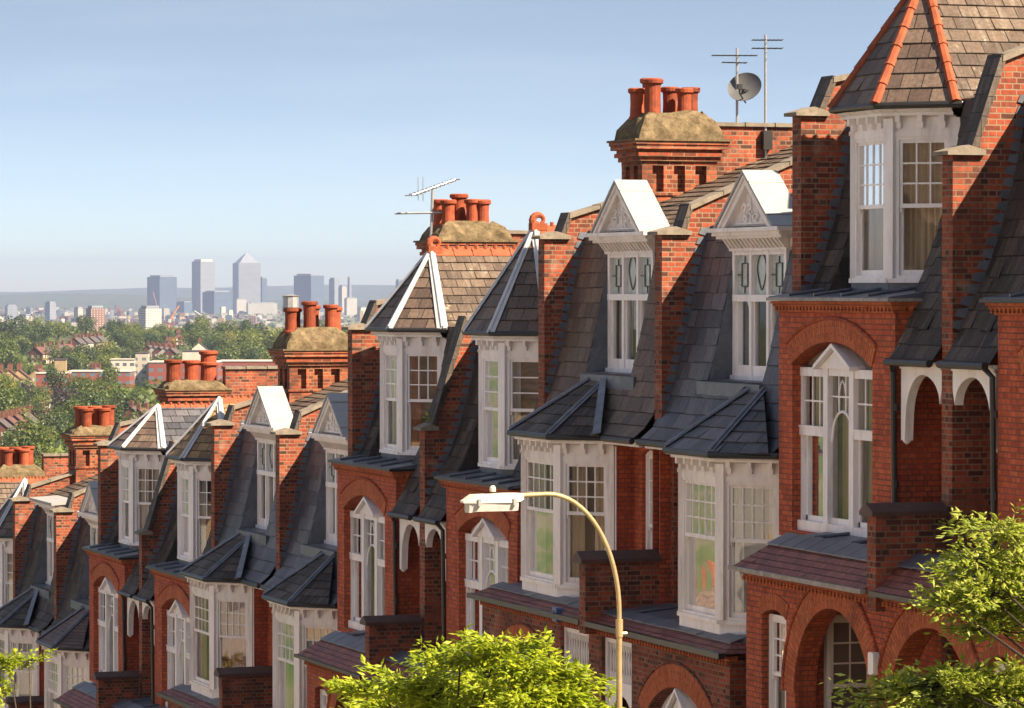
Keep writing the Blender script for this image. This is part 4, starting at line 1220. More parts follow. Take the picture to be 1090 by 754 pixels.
    dr = MB(); dr.box(4.05, 4.95, -.3, -.25, ZB + .8, -5.2); dr.build('front_door', 'door', h)
    cr = MB(); x = .05
    while x < W - .07:
        cr.box(x, x + .06, yg - .02, yg + .05, -3.69, -3.63); x += .115
    cr.box(.0, W - .002, yg - .1, yg + .03, -3.63, -3.6); cr.box(-.02, W - .002, yg - .1, yg + .065, -3.6, -3.56)
    cr.build('brick_cornice', 'arch', h)
    skirt_roof(h, -.08, W - .13, 1.07, -3.52, .62, -3.34, -.4, 'tile_red', hip0=.4)
    g = MB(); g.box(-.1, W - .13, 1.05, 1.15, -3.58, -3.5); g.build('porch_gutter', 'iron', h)
    return h

# ------------------------------------------------------------------ the terrace
Z_T1, Z_D1, Z_T2, Z_D2, Z_T3, Z_D3, Z_T4 = 0.0, -1.58, -3.2, -5.43, -6.3, -8.26, -9.4
POTS6 = [(-.22, -1.93, .47, .135, ''), (-.28, -2.2, .66, .16, ''), (.2, -2.05, .62, .155, ''), (-.2, -2.52, .5, .14, ''), (.2, -2.62, .46, .135, ''), (-.22, -2.9, .5, .145, '')]
POTS_T2 = [(-.2, -1.95, .5, .15, ''), (.22, -1.98, .48, .145, ''), (-.25, -2.36, .62, .16, ''), (.15, -2.5, .5, .14, ''), (-.2, -2.82, .5, .15, ''), (.2, -2.7, .48, .14, '')]
POTS_D2 = [(.2, -1.86, .5, .15, 'cowl'), (-.24, -2.08, .5, .145, ''), (.18, -2.3, .66, .16, ''), (-.22, -2.5, .56, .15, ''), (.22, -2.78, .58, .15, ''), (-.2, -3.0, .52, .15, '')]
POTS3 = [(-.1, -1.95, .58, .2, ''), (-.1, -2.42, .56, .2, ''), (-.1, -2.86, .82, .21, 'collar')]
POTS3B = [(-.05, -2.0, .6, .18, ''), (-.05, -2.4, .6, .18, ''), (-.05, -2.8, .62, .18, ''), (.25, -2.1, .55, .17, ''), (.25, -2.6, .55, .17, '')]

t_house(-2 * W, 1, Z_T1, 'nearest brick house, cut off by the right edge beside the last white arch', cap=1.66, hip='terra', roof_back='slate_brown', gf_gut='iron', seed=3, hide_outer=True, tym='coping')  # tympanum in dark coping grey, arch shade put into its colour
t_house(0, -1, Z_T1, 'brick house with terracotta-hipped turret roof and beige-curtained turret window, beside the right edge', cap=1.66, hip='terra', facet='slate_brown', roof_back='slate_warm',
        tym='coping', gf_gut='gutter_grey', win_in='drape', tur_in='drape', seed=11, capslab=(-.1, -.5, 2.86), tnx=(4, 3), finial=False, chim=dict(zc=4.25, y0=-3.1, y1=-4.4, panels=True, zbot=1.0, pots=[(a, b - 1.4, c, d, e) for a, b, c, d, e in POTS6]))  # tympanum shade painted with the coping grey
d_house(0, 1, Z_D1, 'brick house whose dormer has the brightest white pediment roof, left of the terracotta-hipped turret house', bx=(.92, 2.46), seed=21, roof='slate_blue', bayroof='slate_blue', snx=4, inners=['curtain', 'drape', None])
d_house(2 * W, -1, Z_D1, 'brick house behind the street lamp with brown mansard and tallest panelled chimney', bx=(1.44, 3.12), seed=31, roof='slate_brown', bayroof='slate_dark', snx=4,
        inners=['curtain', 'curtain', 'drape'], chim=dict(zc=3.98, pots=POTS6, zbot=1.0))
t_house(2 * W, 1, Z_T2, 'brick house with white-hipped turret and arched window partly behind the street lamp head', cap=.65, hip='lead', facet='slate_brown', seed=41, tdx=.6, tnx=(1, 1), inners=['drape_grey', None, 'drape_red'])
t_house(4 * W, -1, Z_T2, 'brick house with white-hipped turret and aerial on its chimney, left of the street lamp', cap=.62, hip='lead', facet='slate_brown', seed=51, tnx=(3, 3), inners=['curtain', 'curtain', 'drape_red'],
        chim=dict(zc=4.05, pots=POTS_T2, panels=False, zbot=1.0, stone_h=.36), dz_apex=-.34)
d_house(4 * W, 1, Z_D2, 'brick house with dormer half hidden behind the left white-hipped turret house', bx=(1.1, 2.8), seed=61, roof='slate_blue', bayroof='slate_dark', inners=['curtain', 'drape', 'drape_red'])
d_house(6 * W, -1, Z_D2, 'brick house with panelled chimney carrying a metal cowl, grey bay roof below its dormer', bx=(1.3, 3.1), seed=71, roof='slate_blue', bayroof='slate_dark', ped='lead_pale', inners=['curtain', 'drape', 'drape_red'],
        chim=dict(zc=3.98, pots=POTS_D2, zbot=1.0))
t_house(6 * W, 1, Z_T3, 'brick house with tan lichened turret roof, left of the dormer house with the cowled chimney', cap=.5, hip='lead', facet='slate_tan', roof_back='slate_tan', seed=81, tdx=.6, dz_apex=-.5, finial=False)
t_house(8 * W, -1, Z_T3, 'brick house with grey-brown white-hipped turret and three-pot chimney with yellow band', cap=.5, hip='lead', facet='slate_brown', roof_back='slate_blue', seed=91, dz_apex=-.84, finial=False,
        chim=dict(zc=3.7, pots=POTS3, panels=False, zbot=1.0, stone_h=.2, yellow=True))
d_house(8 * W, 1, Z_D3, 'brick house with brown tiled bay roof left of the leftmost arched window', bx=(1.2, 2.9), seed=101, roof='slate_dark', bayroof='tile_brown')
d_house(10 * W, -1, Z_D3, 'brick house near the left edge with flat white dormer roof and panelled chimney', bx=(1.3, 3.0), seed=111, roof='slate_dark', bayroof='slate_dark', flat_dormer=True,
        chim=dict(zc=4.12, pots=POTS3B, zbot=1.0, stone_h=.22))
t_house(10 * W, 1, Z_T4, 'farthest brick house at the left edge, only its lead-hipped turret in view', cap=.5, hip='lead', facet='slate_brown', seed=121, tdx=.6, dz_apex=-.3, finial=False)
t_house(12 * W, -1, Z_T4, 'farthest brick chimney house, its pots rising at the left edge', cap=.5, hip='lead', facet='slate_brown', seed=131, dz_apex=-.6, finial=False,
        chim=dict(zc=3.55, pots=POTS3B, panels=True, zbot=1.0, stone_h=.36))
MB.sg = 1; MB.z0 = 0.0
#TERRACE_END

# ------------------------------------------------------------------ ground, street and far terrain
def lerp_tab(t, x):
    if x <= t[0][0]: return t[0][1]
    for (a, b), (c, d) in zip(t, t[1:]):
        if x <= c:
            q = (x - a) / (c - a); q = q * q * (3 - 2 * q) * .5 + q * .5
            return b + (d - b) * q
    return t[-1][1]
GT = [(-4000, 15), (-400, 12), (-140, GZ(-130) + .6), (-100, GZ(-100)), (66, GZ(66)), (150, -30), (350, -42), (700, -49), (1000, -50), (1500, -47.5), (2000, -43), (2500, -36), (2800, -34),
      (3300, -52), (4500, -84), (7000, -90), (15500, -90), (19000, -55), (23000, -30), (25500, -14)]
def ground_z(X, Y):
    z = lerp_tab(GT, X) if not (-100 < X < 66) else GZ(X)
    if X > 14500:
        z += (95 * noise.noise(Vector((Y / 3000.0, X / 6000.0, 1.3))) + 30 * noise.noise(Vector((Y / 700.0, X / 1800.0, 7.3))) + 12 * noise.noise(Vector((Y / 260.0, X / 900.0, 2.1)))) * min(1, (X - 14500) / 6000)
    if 300 < X < 3300: z += 2.5 * noise.noise(Vector((X / 300.0, Y / 300.0, 4.0)))
    return z
def ground_mesh():
    xs = [-4000, -2500, -1500, -900, -500, -300, -200, -150, -120, -100, -80, -60, -40, -20, 0, 20, 40, 55, 66, 80, 100, 125, 150, 180, 220, 270, 320, 400]
    x = 500
    while x < 3400: xs.append(x); x += 100
    while x < 15000: xs.append(x); x *= 1.09
    while x < 25500: xs.append(x); x += 450
    xs += [25500]
    ys = [0.0]; y = 6.0
    while y < 13000: ys.append(y); y *= 1.16 if y > 40 else 1.6
    ys = sorted(set([-q for q in ys[1:]] + ys + [-13000.0 + 220 * i for i in range(60)]))
    mb = MB(); vs = [(X, Y, ground_z(X, Y) - .05) for X in xs for Y in ys]; n = len(ys)
    mb.solid(vs, [(i * n + j, (i + 1) * n + j, (i + 1) * n + j + 1, i * n + j + 1) for i in range(len(xs) - 1) for j in range(n - 1)])
    return mb.build('ground', 'terrain', None, smooth=True)
def terrain_material():
    m, nt, out = mat('fields_and_roofs_far_below'); n = N(nt)
    tc = n('TexCoord')
    a = n('TexNoise', {'Vector': tc.outputs['Object'], 'Scale': .012, 'Detail': 8.0, 'Roughness': .7})
    v = n('TexVoronoi', {'Vector': tc.outputs['Object'], 'Scale': .02})
    col = n.ramp(a.outputs[0], [(.3, (.02, .04, .014)), (.5, (.045, .065, .02)), (.7, (.08, .085, .035))])
    col = n.mix(n.ramp(v.outputs[1], [(.62, (0, 0, 0)), (.75, (.5, .5, .5))]), col, (.12, .09, .08))
    finish(nt, out, n, col, .95, None, spec=.1)
    return m
M['terrain'] = terrain_material()
tag(ground_mesh(), kind='structure')

def strip(name, m, ya, yb, dz, xa=-110, xb=64, h=0.0, kind='structure'):
    mb = MB(); X = xa
    while X < xb:
        X2 = min(xb, X + 8)
        z0, z1 = GZ(X) + dz, GZ(X2) + dz
        mb.face([(X, ya, z0), (X2, ya, z1), (X2, yb, z1), (X, yb, z0)])
        if h:
            for y in (ya, yb): mb.face([(X, y, z0 - h), (X2, y, z1 - h), (X2, y, z1), (X, y, z0)])
        X = X2
    return tag(mb.build(name, m), kind=kind)
strip('front_garden', 'grass', 1.2, 5.0, .0)
strip('pavement', 'paving', 5.2, 7.9, .0)
strip('kerb', 'kerb', 7.9, 8.05, .0, h=.14)
strip('road', 'asphalt', 8.05, 18.4, -.045)
strip('kerb', 'kerb', 18.4, 18.55, .0, h=.14)
strip('pavement', 'paving', 18.55, 22.3, .0)
mk = MB(); X = -100
while X < 60:
    mk.face([(X, 13.15, GZ(X) - .035), (X + 2, 13.15, GZ(X + 2) - .035), (X + 2, 13.27, GZ(X + 2) - .035), (X, 13.27, GZ(X) - .035)]); X += 6
tag(mk.build('road_marking', 'paint'), kind='structure')

# low garden walls in front of each pair
for k in range(-2, 12, 2):
    mb = MB(); X = k * W + .3
    while X < (k + 2) * W - .4:
        X2 = min((k + 2) * W - .3, X + 1.5)
        mb.box(X, X2 - .005, 5.0, 5.2, min(GZ(X), GZ(X2)) - .3, GZ(X) + .8); X = X2
    o = mb.build('garden_wall', 'stock')
    tag(o, 'low brick front garden wall below the terrace', 'wall', 'garden walls along the pavement')

# ------------------------------------------------------------------ houses across the street (seen only as reflections and bounced light)
def far_side_house():
    h = empty('facing_house', (0, 0, 0), 'house with cream light-bouncing walls across the street with white bay windows, outside the picture', 'house', 'houses across the street')
    b = MB(); b.box(0, W - .02, .0, 8, -3.0, 6.6); b.build('wall', 'bounce_stucco', h)  # cream walls chosen to bounce warm light across the street
    r = MB(); slates_poly(r, [(W - .02, -.3, 6.6), (0, -.3, 6.6), (0, 4, 9.6), (W - .02, 4, 9.6)]); slates_poly(r, [(0, 8.3, 6.6), (W - .02, 8.3, 6.6), (W - .02, 4, 9.6), (0, 4, 9.6)])
    for x in (0.001, W - .021): r.face([(x, 0, 6.6), (x, 8, 6.6), (x, 4, 9.6)])
    r.build('roof', 'slate_brown', h)
    w = MB(); w.box(.5, 3.0, -.8, .0, -1.0, 6.2); w.build('bay', 'white', h)
    g = MB()
    for z in (.2, 3.5):
        for x in (.65, 1.5, 2.3): g.box(x, x + .55, -.83, -.79, z, z + 1.9)
    for z in (3.5,): g.box(3.8, 4.7, -.03, .02, z, z + 1.6)
    g.build('window_glass', 'drape_grey', h)
    d = MB(); d.box(3.8, 4.8, -.04, .02, -1.0, 1.4); d.build('door', 'door', h)
    c = MB(); c.box(-.4, .4, 3.4, 4.8, 8.8, 11.0); c.build('chimney', 'stack', h)
    return h
fh = far_side_house()
for k in range(0, 26):
    o = fh if k == 0 else copy_tree(fh)
    X = -60 + k * W
    o.location = (X, 27.2, GZ(X + W / 2) + .7)

# ------------------------------------------------------------------ street lamp
LX, LY = -8.98, 6.0
lz = GZ(LX)
lamp = empty('street_lamp', (LX, LY, lz), 'ochre street lamp with a curved arm and a long white lantern, left of centre', 'street lamp')
def lp(name, m, mb): return mb.build(name, m, lamp)
zt = -2.30 - lz
mb = MB()
mb.tube([(0, 0, 0), (0, 0, 1.3), (0, 0, 1.32)], .085, 14); mb.tube([(0, 0, 1.3), (0, 0, zt - 1.5)], [.038, .032], 12)
pole = lp('pole', 'galv', mb)
mb = MB(); mb.box(-.05, .05, .08, .09, .4, 1.0); mb.build('access_door', 'galv', pole)
mb = MB()
arc = [(0, 0, zt - 1.52)]
for i in range(17):
    t = i / 16 * math.pi / 2
    arc.append((0, .86 - .86 * math.cos(t), zt - 1.36 + 1.36 * math.sin(t)))
arc.append((0, 1.18, zt - .01))
mb.tube(arc, .027, 12)
lp('arm', 'galv', mb)
mb = MB(); mb.tube([(0, 0, zt - 1.62), (0, 0, zt - 1.42)], .042, 12); mb.tube([(.0, -.03, zt - 1.58), (0, -.09, zt - 1.58)], .018, 6); lp('collar', 'galv', mb)
# lantern: tapered canopy over a clear trough
mb = MB()
def ring(y, hw, zl, zh): return [(-hw, y, zl), (hw, y, zl), (hw * .8, y, zh), (-hw * .8, y, zh)]
secs = [ring(1.15, .05, zt - .05, zt + .015), ring(1.21, .11, zt - .07, zt + .018), ring(1.33, .135, zt - .08, zt + .018), ring(1.74, .125, zt - .08, zt + .008), ring(1.86, .07, zt - .08, zt - .06)]
vs = [p for s in secs for p in s]; fs = [(3, 2, 1, 0), tuple(16 + i for i in range(4))]
for i in range(4):
    for j in range(4): fs.append((i * 4 + j, i * 4 + (j + 1) % 4, i * 4 + 4 + (j + 1) % 4, i * 4 + 4 + j))
mb.solid(vs, fs); hd = lp('lantern_canopy', 'lamp_white', mb)
mb = MB(); mb.lathe((0, 1.5, zt + .04), [(.035, 0), (.035, .04), (.02, .065)], 10); mb.build('photocell', 'lamp_white', hd)
mb = MB()
for y in (1.27, 1.68):
    for sx in (-1, 1): mb.box(sx * .135 - .012, sx * .135 + .012, y, y + .035, zt - .11, zt - .03)
mb.build('clip', 'steel', hd)
mb = MB()
def r2(y, hw, zl): return [(-hw, y, zt - .082), (hw, y, zt - .082), (hw * .82, y, zl), (-hw * .82, y, zl)]
secs = [r2(1.23, .105, zt - .17), r2(1.28, .12, zt - .175), r2(1.72, .12, zt - .175), r2(1.80, .09, zt - .19)]
vs = [p for s in secs for p in s]; fs = [(3, 2, 1, 0), tuple(12 + i for i in range(4))]
for i in range(3):
    for j in range(4): fs.append((i * 4 + j, i * 4 + (j + 1) % 4, i * 4 + 4 + (j + 1) % 4, i * 4 + 4 + j))
mb.solid(vs, fs); lp('lantern_bowl', 'lamp_lens', mb)

# ------------------------------------------------------------------ aerials, dish, alarm boxes
def part(o, name, m, fn):
    mb = MB(); fn(mb); return mb.build(name, m, o)
def yagi(mb, c, d, L, n, w, el=0.0, r=.008):
    """boom along d with cross elements"""
    d = Vector(d).normalized(); s = d.cross(Vector((0, 0, 1))).normalized(); c = Vector(c)
    mb.tube([c - d * L * .5, c + d * L * .5], r * 1.6, 6)
    for i in range(n):
        p = c + d * L * (i / (n - 1) - .5); ww = w * (1 - .3 * i / n)
        mb.tube([p - s * ww / 2, p + s * ww / 2], r, 5)
a1 = empty('tv_aerial', (10.55, -3.56, 2.3), 'left mast of the two above the tall chimney, with flat comb aerial', 'aerial', 'aerials on the roofs')
part(a1, 'mast', 'galv_grey' if 'galv_grey' in M else 'steel', lambda mb: mb.tube([(0, 0, -.3), (0, 0, 1.75)], .024, 8))
part(a1, 'antenna', 'iron', lambda mb: (yagi(mb, (0, .05, 1.62), (.3, 1, .0), .75, 9, .3), yagi(mb, (0, .05, 1.5), (.3, 1, .02), .4, 4, .34)))
a2 = empty('tv_aerial', (10.5, -4.06, 2.33), 'taller right mast of the two above the tall chimney, with stacked comb aerial', 'aerial', 'aerials on the roofs')
part(a2, 'mast', 'steel', lambda mb: mb.tube([(0, 0, -.2), (0, 0, 1.95)], .024, 8))
part(a2, 'antenna', 'iron', lambda mb: (yagi(mb, (0, -.03, 1.86), (.3, 1, .0), .5, 8, .32), yagi(mb, (0, -.03, 1.72), (.3, 1, .0), .5, 6, .34)))
part(a2, 'bracket', 'iron', lambda mb: (mb.tube([(0, 0, -.05), (.05, .45, -.75)], .02, 6), mb.tube([(0, 0, .25), (.05, .5, -.35)], .018, 6), mb.box(-.12, .0, -.08, .08, .0, .32)))
ds = empty('satellite_dish', (10.46, -3.68, 3.36), 'grey satellite dish on the mast above the tall chimney', 'satellite dish')
def dish_mesh(mb):
    n = Vector((-.55, .5, .35)).normalized(); a = n.cross(Vector((0, 0, 1))).normalized(); b = n.cross(a)
    rings = []
    for i in range(7):
        q = i / 6; rings.append([(a * math.cos(t) * .30 * q + b * math.sin(t) * .27 * q + n * (.07 * q * q)) for t in [2 * math.pi * j / 28 for j in range(28)]])
    vs = [tuple(p) for r_ in rings for p in r_]
    mb.solid(vs, [(i * 28 + j, i * 28 + (j + 1) % 28, (i + 1) * 28 + (j + 1) % 28, (i + 1) * 28 + j) for i in range(6) for j in range(28)])
    vs2 = [tuple(Vector(p) - n * .012) for p in vs]
    mb.solid(vs2, [(i * 28 + j, i * 28 + (j + 1) % 28, (i + 1) * 28 + (j + 1) % 28, (i + 1) * 28 + j) for i in range(6) for j in range(28)])
part(ds, 'reflector', 'steel_dark', dish_mesh) if 'steel_dark' in M else part(ds, 'reflector', 'dish_grey', dish_mesh)
part(ds, 'feed_arm', 'iron', lambda mb: (mb.tube([(0, 0, -.24), (-.22, .2, -.1), (-.24, .22, .02)], .014, 6), mb.box(-.27, -.2, .17, .25, -.03, .06), mb.tube([(0, 0, -.02), (.09, .1, -.02)], .02, 6), mb.box(-.06, .06, -.05, .05, -.06, -.02)))
a3 = empty('tv_aerial', (21.55, -1.72, .9), 'spiky grid aerial on a short mast, leaning left of the turret chimney pots', 'aerial', 'aerials on the roofs')
part(a3, 'mast', 'steel', lambda mb: mb.tube([(0, .05, -.3), (0, .0, 1.05)], .03, 8))
part(a3, 'antenna', 'steel', lambda mb: (yagi(mb, (0, -.02, 1.05), (.4, -1, .32), 1.15, 12, .42, r=.012), yagi(mb, (0, .2, .55), (.3, 1, -.02), 1.1, 3, .2, r=.014),
      [mb.tube([(0, .2 + .1 * i, .78 + .02 * i), (0, .2 + .1 * i, 1.25)], .007, 4) for i in range(2)]))
for nm, loc, lab, m_, sz in (('alarm_box', (-5.33, 1.15, -4.72), 'white alarm box with a red base between the two ground floor arches', 'white', (.16, .09, .28)),
                             ('alarm_box', (14.85, .14, -6.2), 'yellow bell box on the brick wall beside the arched window under the lamp', 'yellow', (.2, .1, .34)),
                             ('alarm_box', (6.75, 1.0, -5.1), 'small blue alarm box above the leafy street tree', 'blue', (.2, .1, .22)),
                             ('alarm_box', (36.6, .02, -9.6), 'small white bell box between the two leftmost arched windows', 'white', (.16, .1, .3))):
    o = empty(nm, loc, lab, 'alarm box')
    def bx(mb, s=sz):
        w_, d_, h_ = s
        mb.prism([(-w_ / 2, .0, -h_ / 2), (w_ / 2, .0, -h_ / 2), (w_ / 2 * 1.0, .0, h_ / 2 * .8), (w_ / 2 * .7, .0, h_ / 2), (-w_ / 2 * .7, .0, h_ / 2), (-w_ / 2, .0, h_ / 2 * .8)], (0, d_, 0))
    part(o, 'housing', m_, bx)
    if m_ == 'white': part(o, 'strobe', 'redplastic' if sz[1] < .1 else 'steel', lambda mb: mb.box(-.05, .05, .01, .08, -.2, -.142))
    else: part(o, 'grille', 'black', lambda mb, s=sz: [mb.box(-.05, .05, s[1], s[1] + .006, z, z + .02) for z in (-.06, -.01, .04)])

def weed(loc, label, seed, r=.16):
    rs = random.Random(seed); o = empty('wall_weed', loc, label, 'plant')
    mb = MB()
    for i in range(60):
        d = Vector((rs.gauss(0, 1), rs.gauss(0, 1), abs(rs.gauss(.5, .6)))).normalized(); p = d * r * rs.random(); s = d.cross(Vector((rs.random(), rs.random(), rs.random()))).normalized()
        L = rs.uniform(.05, .09); mb.face([p, p + d * L * .5 + s * L * .25, p + d * L, p + d * L * .5 - s * L * .25])
    mb.build('foliage', 'leaf_mid', o); st = MB(); st.tube([(0, 0, -.05), (0, 0, .08)], .008, 5); st.build('stem', 'bark', o)
weed((16.25, .0, Z_T2 + .78), 'green weed sprouting on the low pier cap between the white-hipped turrets', 1)
weed((-5.7, .25, -3.02), 'small weed growing at the foot of the balcony wall near the right edge', 2, .2)
# ------------------------------------------------------------------ street trees
def street_tree(name, base, top, rad, label, leafm, nleaf, size, seed, sprays, trunk=None):
    """sprays: centres (relative to the base) of flat leafy branches, each (x, y, z, radius)"""
    rs = random.Random(seed)
    t = empty(name, base, label, 'tree', 'street trees')
    w = MB(); H = top
    fork = H * .45
    w.tube([(0, 0, -.1), (.03, .02, fork * .5), (0, .04, fork)], [.11, .09, .08], 9)
    lf = MB()
    for (cx, cy, cz, r, kf) in sprays:
        mid = Vector((cx * .45, cy * .45, fork + (cz - fork) * .55)); end = Vector((cx, cy, cz))
        w.tube([(0, .04, fork - .1), mid, end], [.04, .02, .008], 6)
        k = int(nleaf * kf)
        dirn = Vector((cx, cy, 0)); dirn = dirn.normalized() if dirn.length > .05 else Vector((1, 0, 0))
        for tw in range(max(5, int(k / 42))):
            a = rs.uniform(0, 6.283); q = r * math.sqrt(rs.uniform(.02, 1))
            p0 = end + Vector((math.cos(a) * q, math.sin(a) * q, rs.uniform(-.30, .16) * r * 1.1 - .22 * q * q / max(r, .1)))
            out = (Vector((math.cos(a), math.sin(a), rs.uniform(-.25, .45))) + dirn * .5).normalized()
            L = rs.uniform(.28, .55)
            w.tube([end.lerp(p0, .35), p0, p0 + out * L * .8], [.009, .006, .003], 4)
            for i in range(42):
                f = rs.random()
                p = p0 + out * L * f + Vector((rs.gauss(0, .045), rs.gauss(0, .045), rs.gauss(0, .04)))
                d = (out + Vector((rs.uniform(-1, 1), rs.uniform(-1, 1), rs.uniform(-.5, .5)))).normalized()
                n = Vector((rs.gauss(0, .5), rs.gauss(0, .5), 1)).normalized()
                s = d.cross(n).normalized(); n = s.cross(d)
                ln = size * rs.uniform(.5, 1.45); wd = ln * rs.uniform(.36, .5)
                v0 = p; v1 = p + d * ln * .5 + s * wd * .5 - n * ln * .06; v2 = p + d * ln - n * ln * .1; v3 = p + d * ln * .5 - s * wd * .5 - n * ln * .06
                m_ = p + d * ln * .52 + n * ln * .03
                lf.solid([v0, v1, v2, v3, m_], [(0, 1, 4), (1, 2, 4), (2, 3, 4), (3, 0, 4)])
    w.build('trunk', 'bark', t, smooth=True)
    lf.build('crown', leafm, t)
    return t
# the leafy tree under the lamp
b1 = (-6.0, 7.0, GZ(-6.0))
S = lambda px, py, Y, r, k, b: (None)
def unproj(px, py, Y):
    a = (px - 545.0) / F_PX
    dx, dy = CT - a * ST, -ST - a * CT
    t = (Y - CAMY) / dy
    return CAMX + t * dx, Y, -(py - 306.0) / F_PX * t
def sprays_from(b, lst):
    out = []
    for px, py, Y, r, k in lst:
        X, Y_, z = unproj(px, py, Y); out.append((X - b[0], Y_ - b[1], z - b[2], r, k))
    return out
street_tree('street_tree', b1, 4.5, 1.6, 'bright yellow-green young tree standing below the street lamp', 'leaf_bright', 1700, .105, 5,
            sprays_from(b1, [(530, 686, 7.0, .24, .45), (490, 700, 7.3, .28, .6), (560, 703, 6.8, .3, .6), (440, 724, 7.6, .24, .45), (405, 733, 7.9, .18, .25), (520, 724, 6.6, .36, .9), (475, 735, 7.2, .34, .8), (560, 738, 6.9, .36, .9),
                             (598, 724, 6.4, .16, .3), (600, 748, 6.3, .22, .4), (425, 752, 7.4, .3, .7), (510, 762, 7.0, .45, .9), (580, 768, 6.7, .4, .8), (460, 770, 7.2, .4, .8)]))
b2 = (-18.6, 4.2, GZ(-18.6))
street_tree('street_tree', b2, 5.0, 1.2, 'pale-flowered tree cut by the right edge, in front of the ground floor arches', 'leaf_mid', 3000, .085, 9,
            sprays_from(b2, [(1062, 562, 4.6, .18, .35), (1078, 600, 4.4, .26, .6), (1035, 596, 4.9, .2, .22), (1050, 632, 4.8, .24, .6), (1005, 640, 5.2, .14, .14), (1088, 645, 4.2, .3, .7), (1060, 668, 4.6, .2, .25), (960, 735, 5.4, .2, .3),
                             (1000, 728, 5.1, .28, .5), (1045, 728, 4.7, .34, .6), (1085, 725, 4.3, .36, .7), (1020, 765, 4.9, .4, .7), (970, 772, 5.3, .3, .5), (1075, 770, 4.4, .4, .7)]))
b3 = (22.5, 6.0, GZ(22.5))
street_tree('street_tree', b3, 5.0, 1.2, 'bright green tree tip at the left edge in front of the farthest bay', 'leaf_bright', 1500, .10, 13,
            sprays_from(b3, [(8, 703, 6.0, .28, .5), (30, 703, 5.6, .12, .2), (-15, 712, 6.3, .35, .6), (2, 738, 6.1, .14, .2), (-40, 750, 6.4, .5, .6)]))

# ------------------------------------------------------------------ distant wooded suburb
def crown_proto(name, m, seed, h=12.0, w=11.0, nl=1500, card=.82):
    rs = random.Random(seed)
    t = empty(name, (0, 0, 0), 'x', 'tree')
    tr = MB(); tr.tube([(0, 0, -1), (.2, 0, h * .3), (0, .1, h * .55)], [.45, .35, .2], 6)
    for i in range(4):
        a = i * 1.6 + rs.random(); tr.tube([(0, 0, h * .3), (math.cos(a) * w * .25, math.sin(a) * w * .25, h * .6)], [.2, .08], 5)
    tr.build('trunk', 'bark', t)
    lobes = [(rs.uniform(-.3, .3) * w, rs.uniform(-.3, .3) * w, h * rs.uniform(.42, .78), w * rs.uniform(.2, .3)) for _ in range(9)]
    lobes.append((0, 0, h * .6, w * .36))
    c = MB()
    for i in range(nl):
        lx, ly, lz_, lr = rs.choice(lobes)
        d = Vector((rs.gauss(0, 1), rs.gauss(0, 1), rs.gauss(.15, 1))).normalized()
        p = Vector((lx, ly, lz_)) + d * lr * rs.uniform(.72, 1.08)
        if p.z < h * .2: p.z = h * rs.uniform(.2, .35)
        n = (d + Vector((rs.gauss(0, .5), rs.gauss(0, .5), rs.gauss(0, .5)))).normalized()
        a = n.cross(Vector((0, 0, 1)));
        if a.length < .1: a = Vector((1, 0, 0))
        a.normalize(); b = n.cross(a); s = card * rs.uniform(.5, 1.1)
        q = [p + a * s * rs.uniform(.3, .6), p + b * s * rs.uniform(.3, .6), p - a * s * rs.uniform(.3, .6), p - b * s * rs.uniform(.3, .6)]
        c.face(q)
    c.build('crown', m, t)
    return t
PROTO = []
for i, (m, lab) in enumerate((('leaf_far_dark', 'dark green tree on the wooded hillside beyond the roofs'), ('leaf_far_mid', 'mid green tree on the wooded hillside beyond the roofs'),
                              ('leaf_far_dark', 'dark green tree on the wooded hillside beyond the roofs'), ('leaf_far_pale', 'pale olive tree on the wooded hillside beyond the roofs'),
                              ('leaf_far_mid', 'mid green tree on the wooded hillside beyond the roofs'), ('leaf_far_gold', 'golden tree among the green ones on the wooded hillside'), ('leaf_far_purple', 'dark copper tree on the wooded hillside'))):
    p = crown_proto('hillside_tree', m, 40 + i, h=12 + (i % 3) * 1.5, w=11 + (i % 2) * 2)
    PROTO.append((p, lab))
used = set()
def put_tree(i, X, Y, s, rot):
    p, lab = PROTO[i]
    o = p if i not in used else copy_tree(p)
    used.add(i)
    o.location = (X, Y, ground_z(X, Y) - .3); o.scale = (s, s, s * random.uniform(.85, 1.1)); o.rotation_euler = (0, 0, rot)
    tag(o, lab, 'tree', 'trees on the wooded hillside')
# ---- houses of the suburb
def gable_house(name, wall, roof, seed, L=9.0, D=8.0, H=5.5):
    rs = random.Random(seed)
    h = empty(name, (0, 0, 0), 'x', 'house')
    b = MB(); b.box(0, L, 0, D, -3, H); b.face([(0, 0, H), (0, D, H), (0, D / 2, H + 3.2)]); b.face([(L, 0, H), (L, D, H), (L, D / 2, H + 3.2)]); b.build('wall', wall, h)
    r = MB()
    for y0 in (-.4, D + .4):
        r.prism([(-.3, y0, H - .2), (L + .3, y0, H - .2), (L + .3, D / 2, H + 3.35), (-.3, D / 2, H + 3.35)], (0, 0, .16))
    rr = r.build('roof', roof, h)
    for x in (.2, L - 1.2):
        c = MB(); c.box(x, x + 1.0, D / 2 - .7, D / 2 + .7, H + 2, H + 5.0)
        for q in range(3): c.lathe((x + .5, D / 2 - .45 + q * .45, H + 4.99), [(.16, 0), (.14, .7)], 6)
        c.build('chimney', 'far_brick', rr)
    w = MB()
    for z in (.6, 3.3):
        for x in (1.2, L / 2 - .6, L - 2.6): w.box(x, x + 1.4, -.05, D + .05, z, z + 1.5)
        for y in (1.5, D - 3): w.box(-.05, L + .05, y, y + 1.3, z, z + 1.5)
    w.build('window', 'far_white', h)
    return h
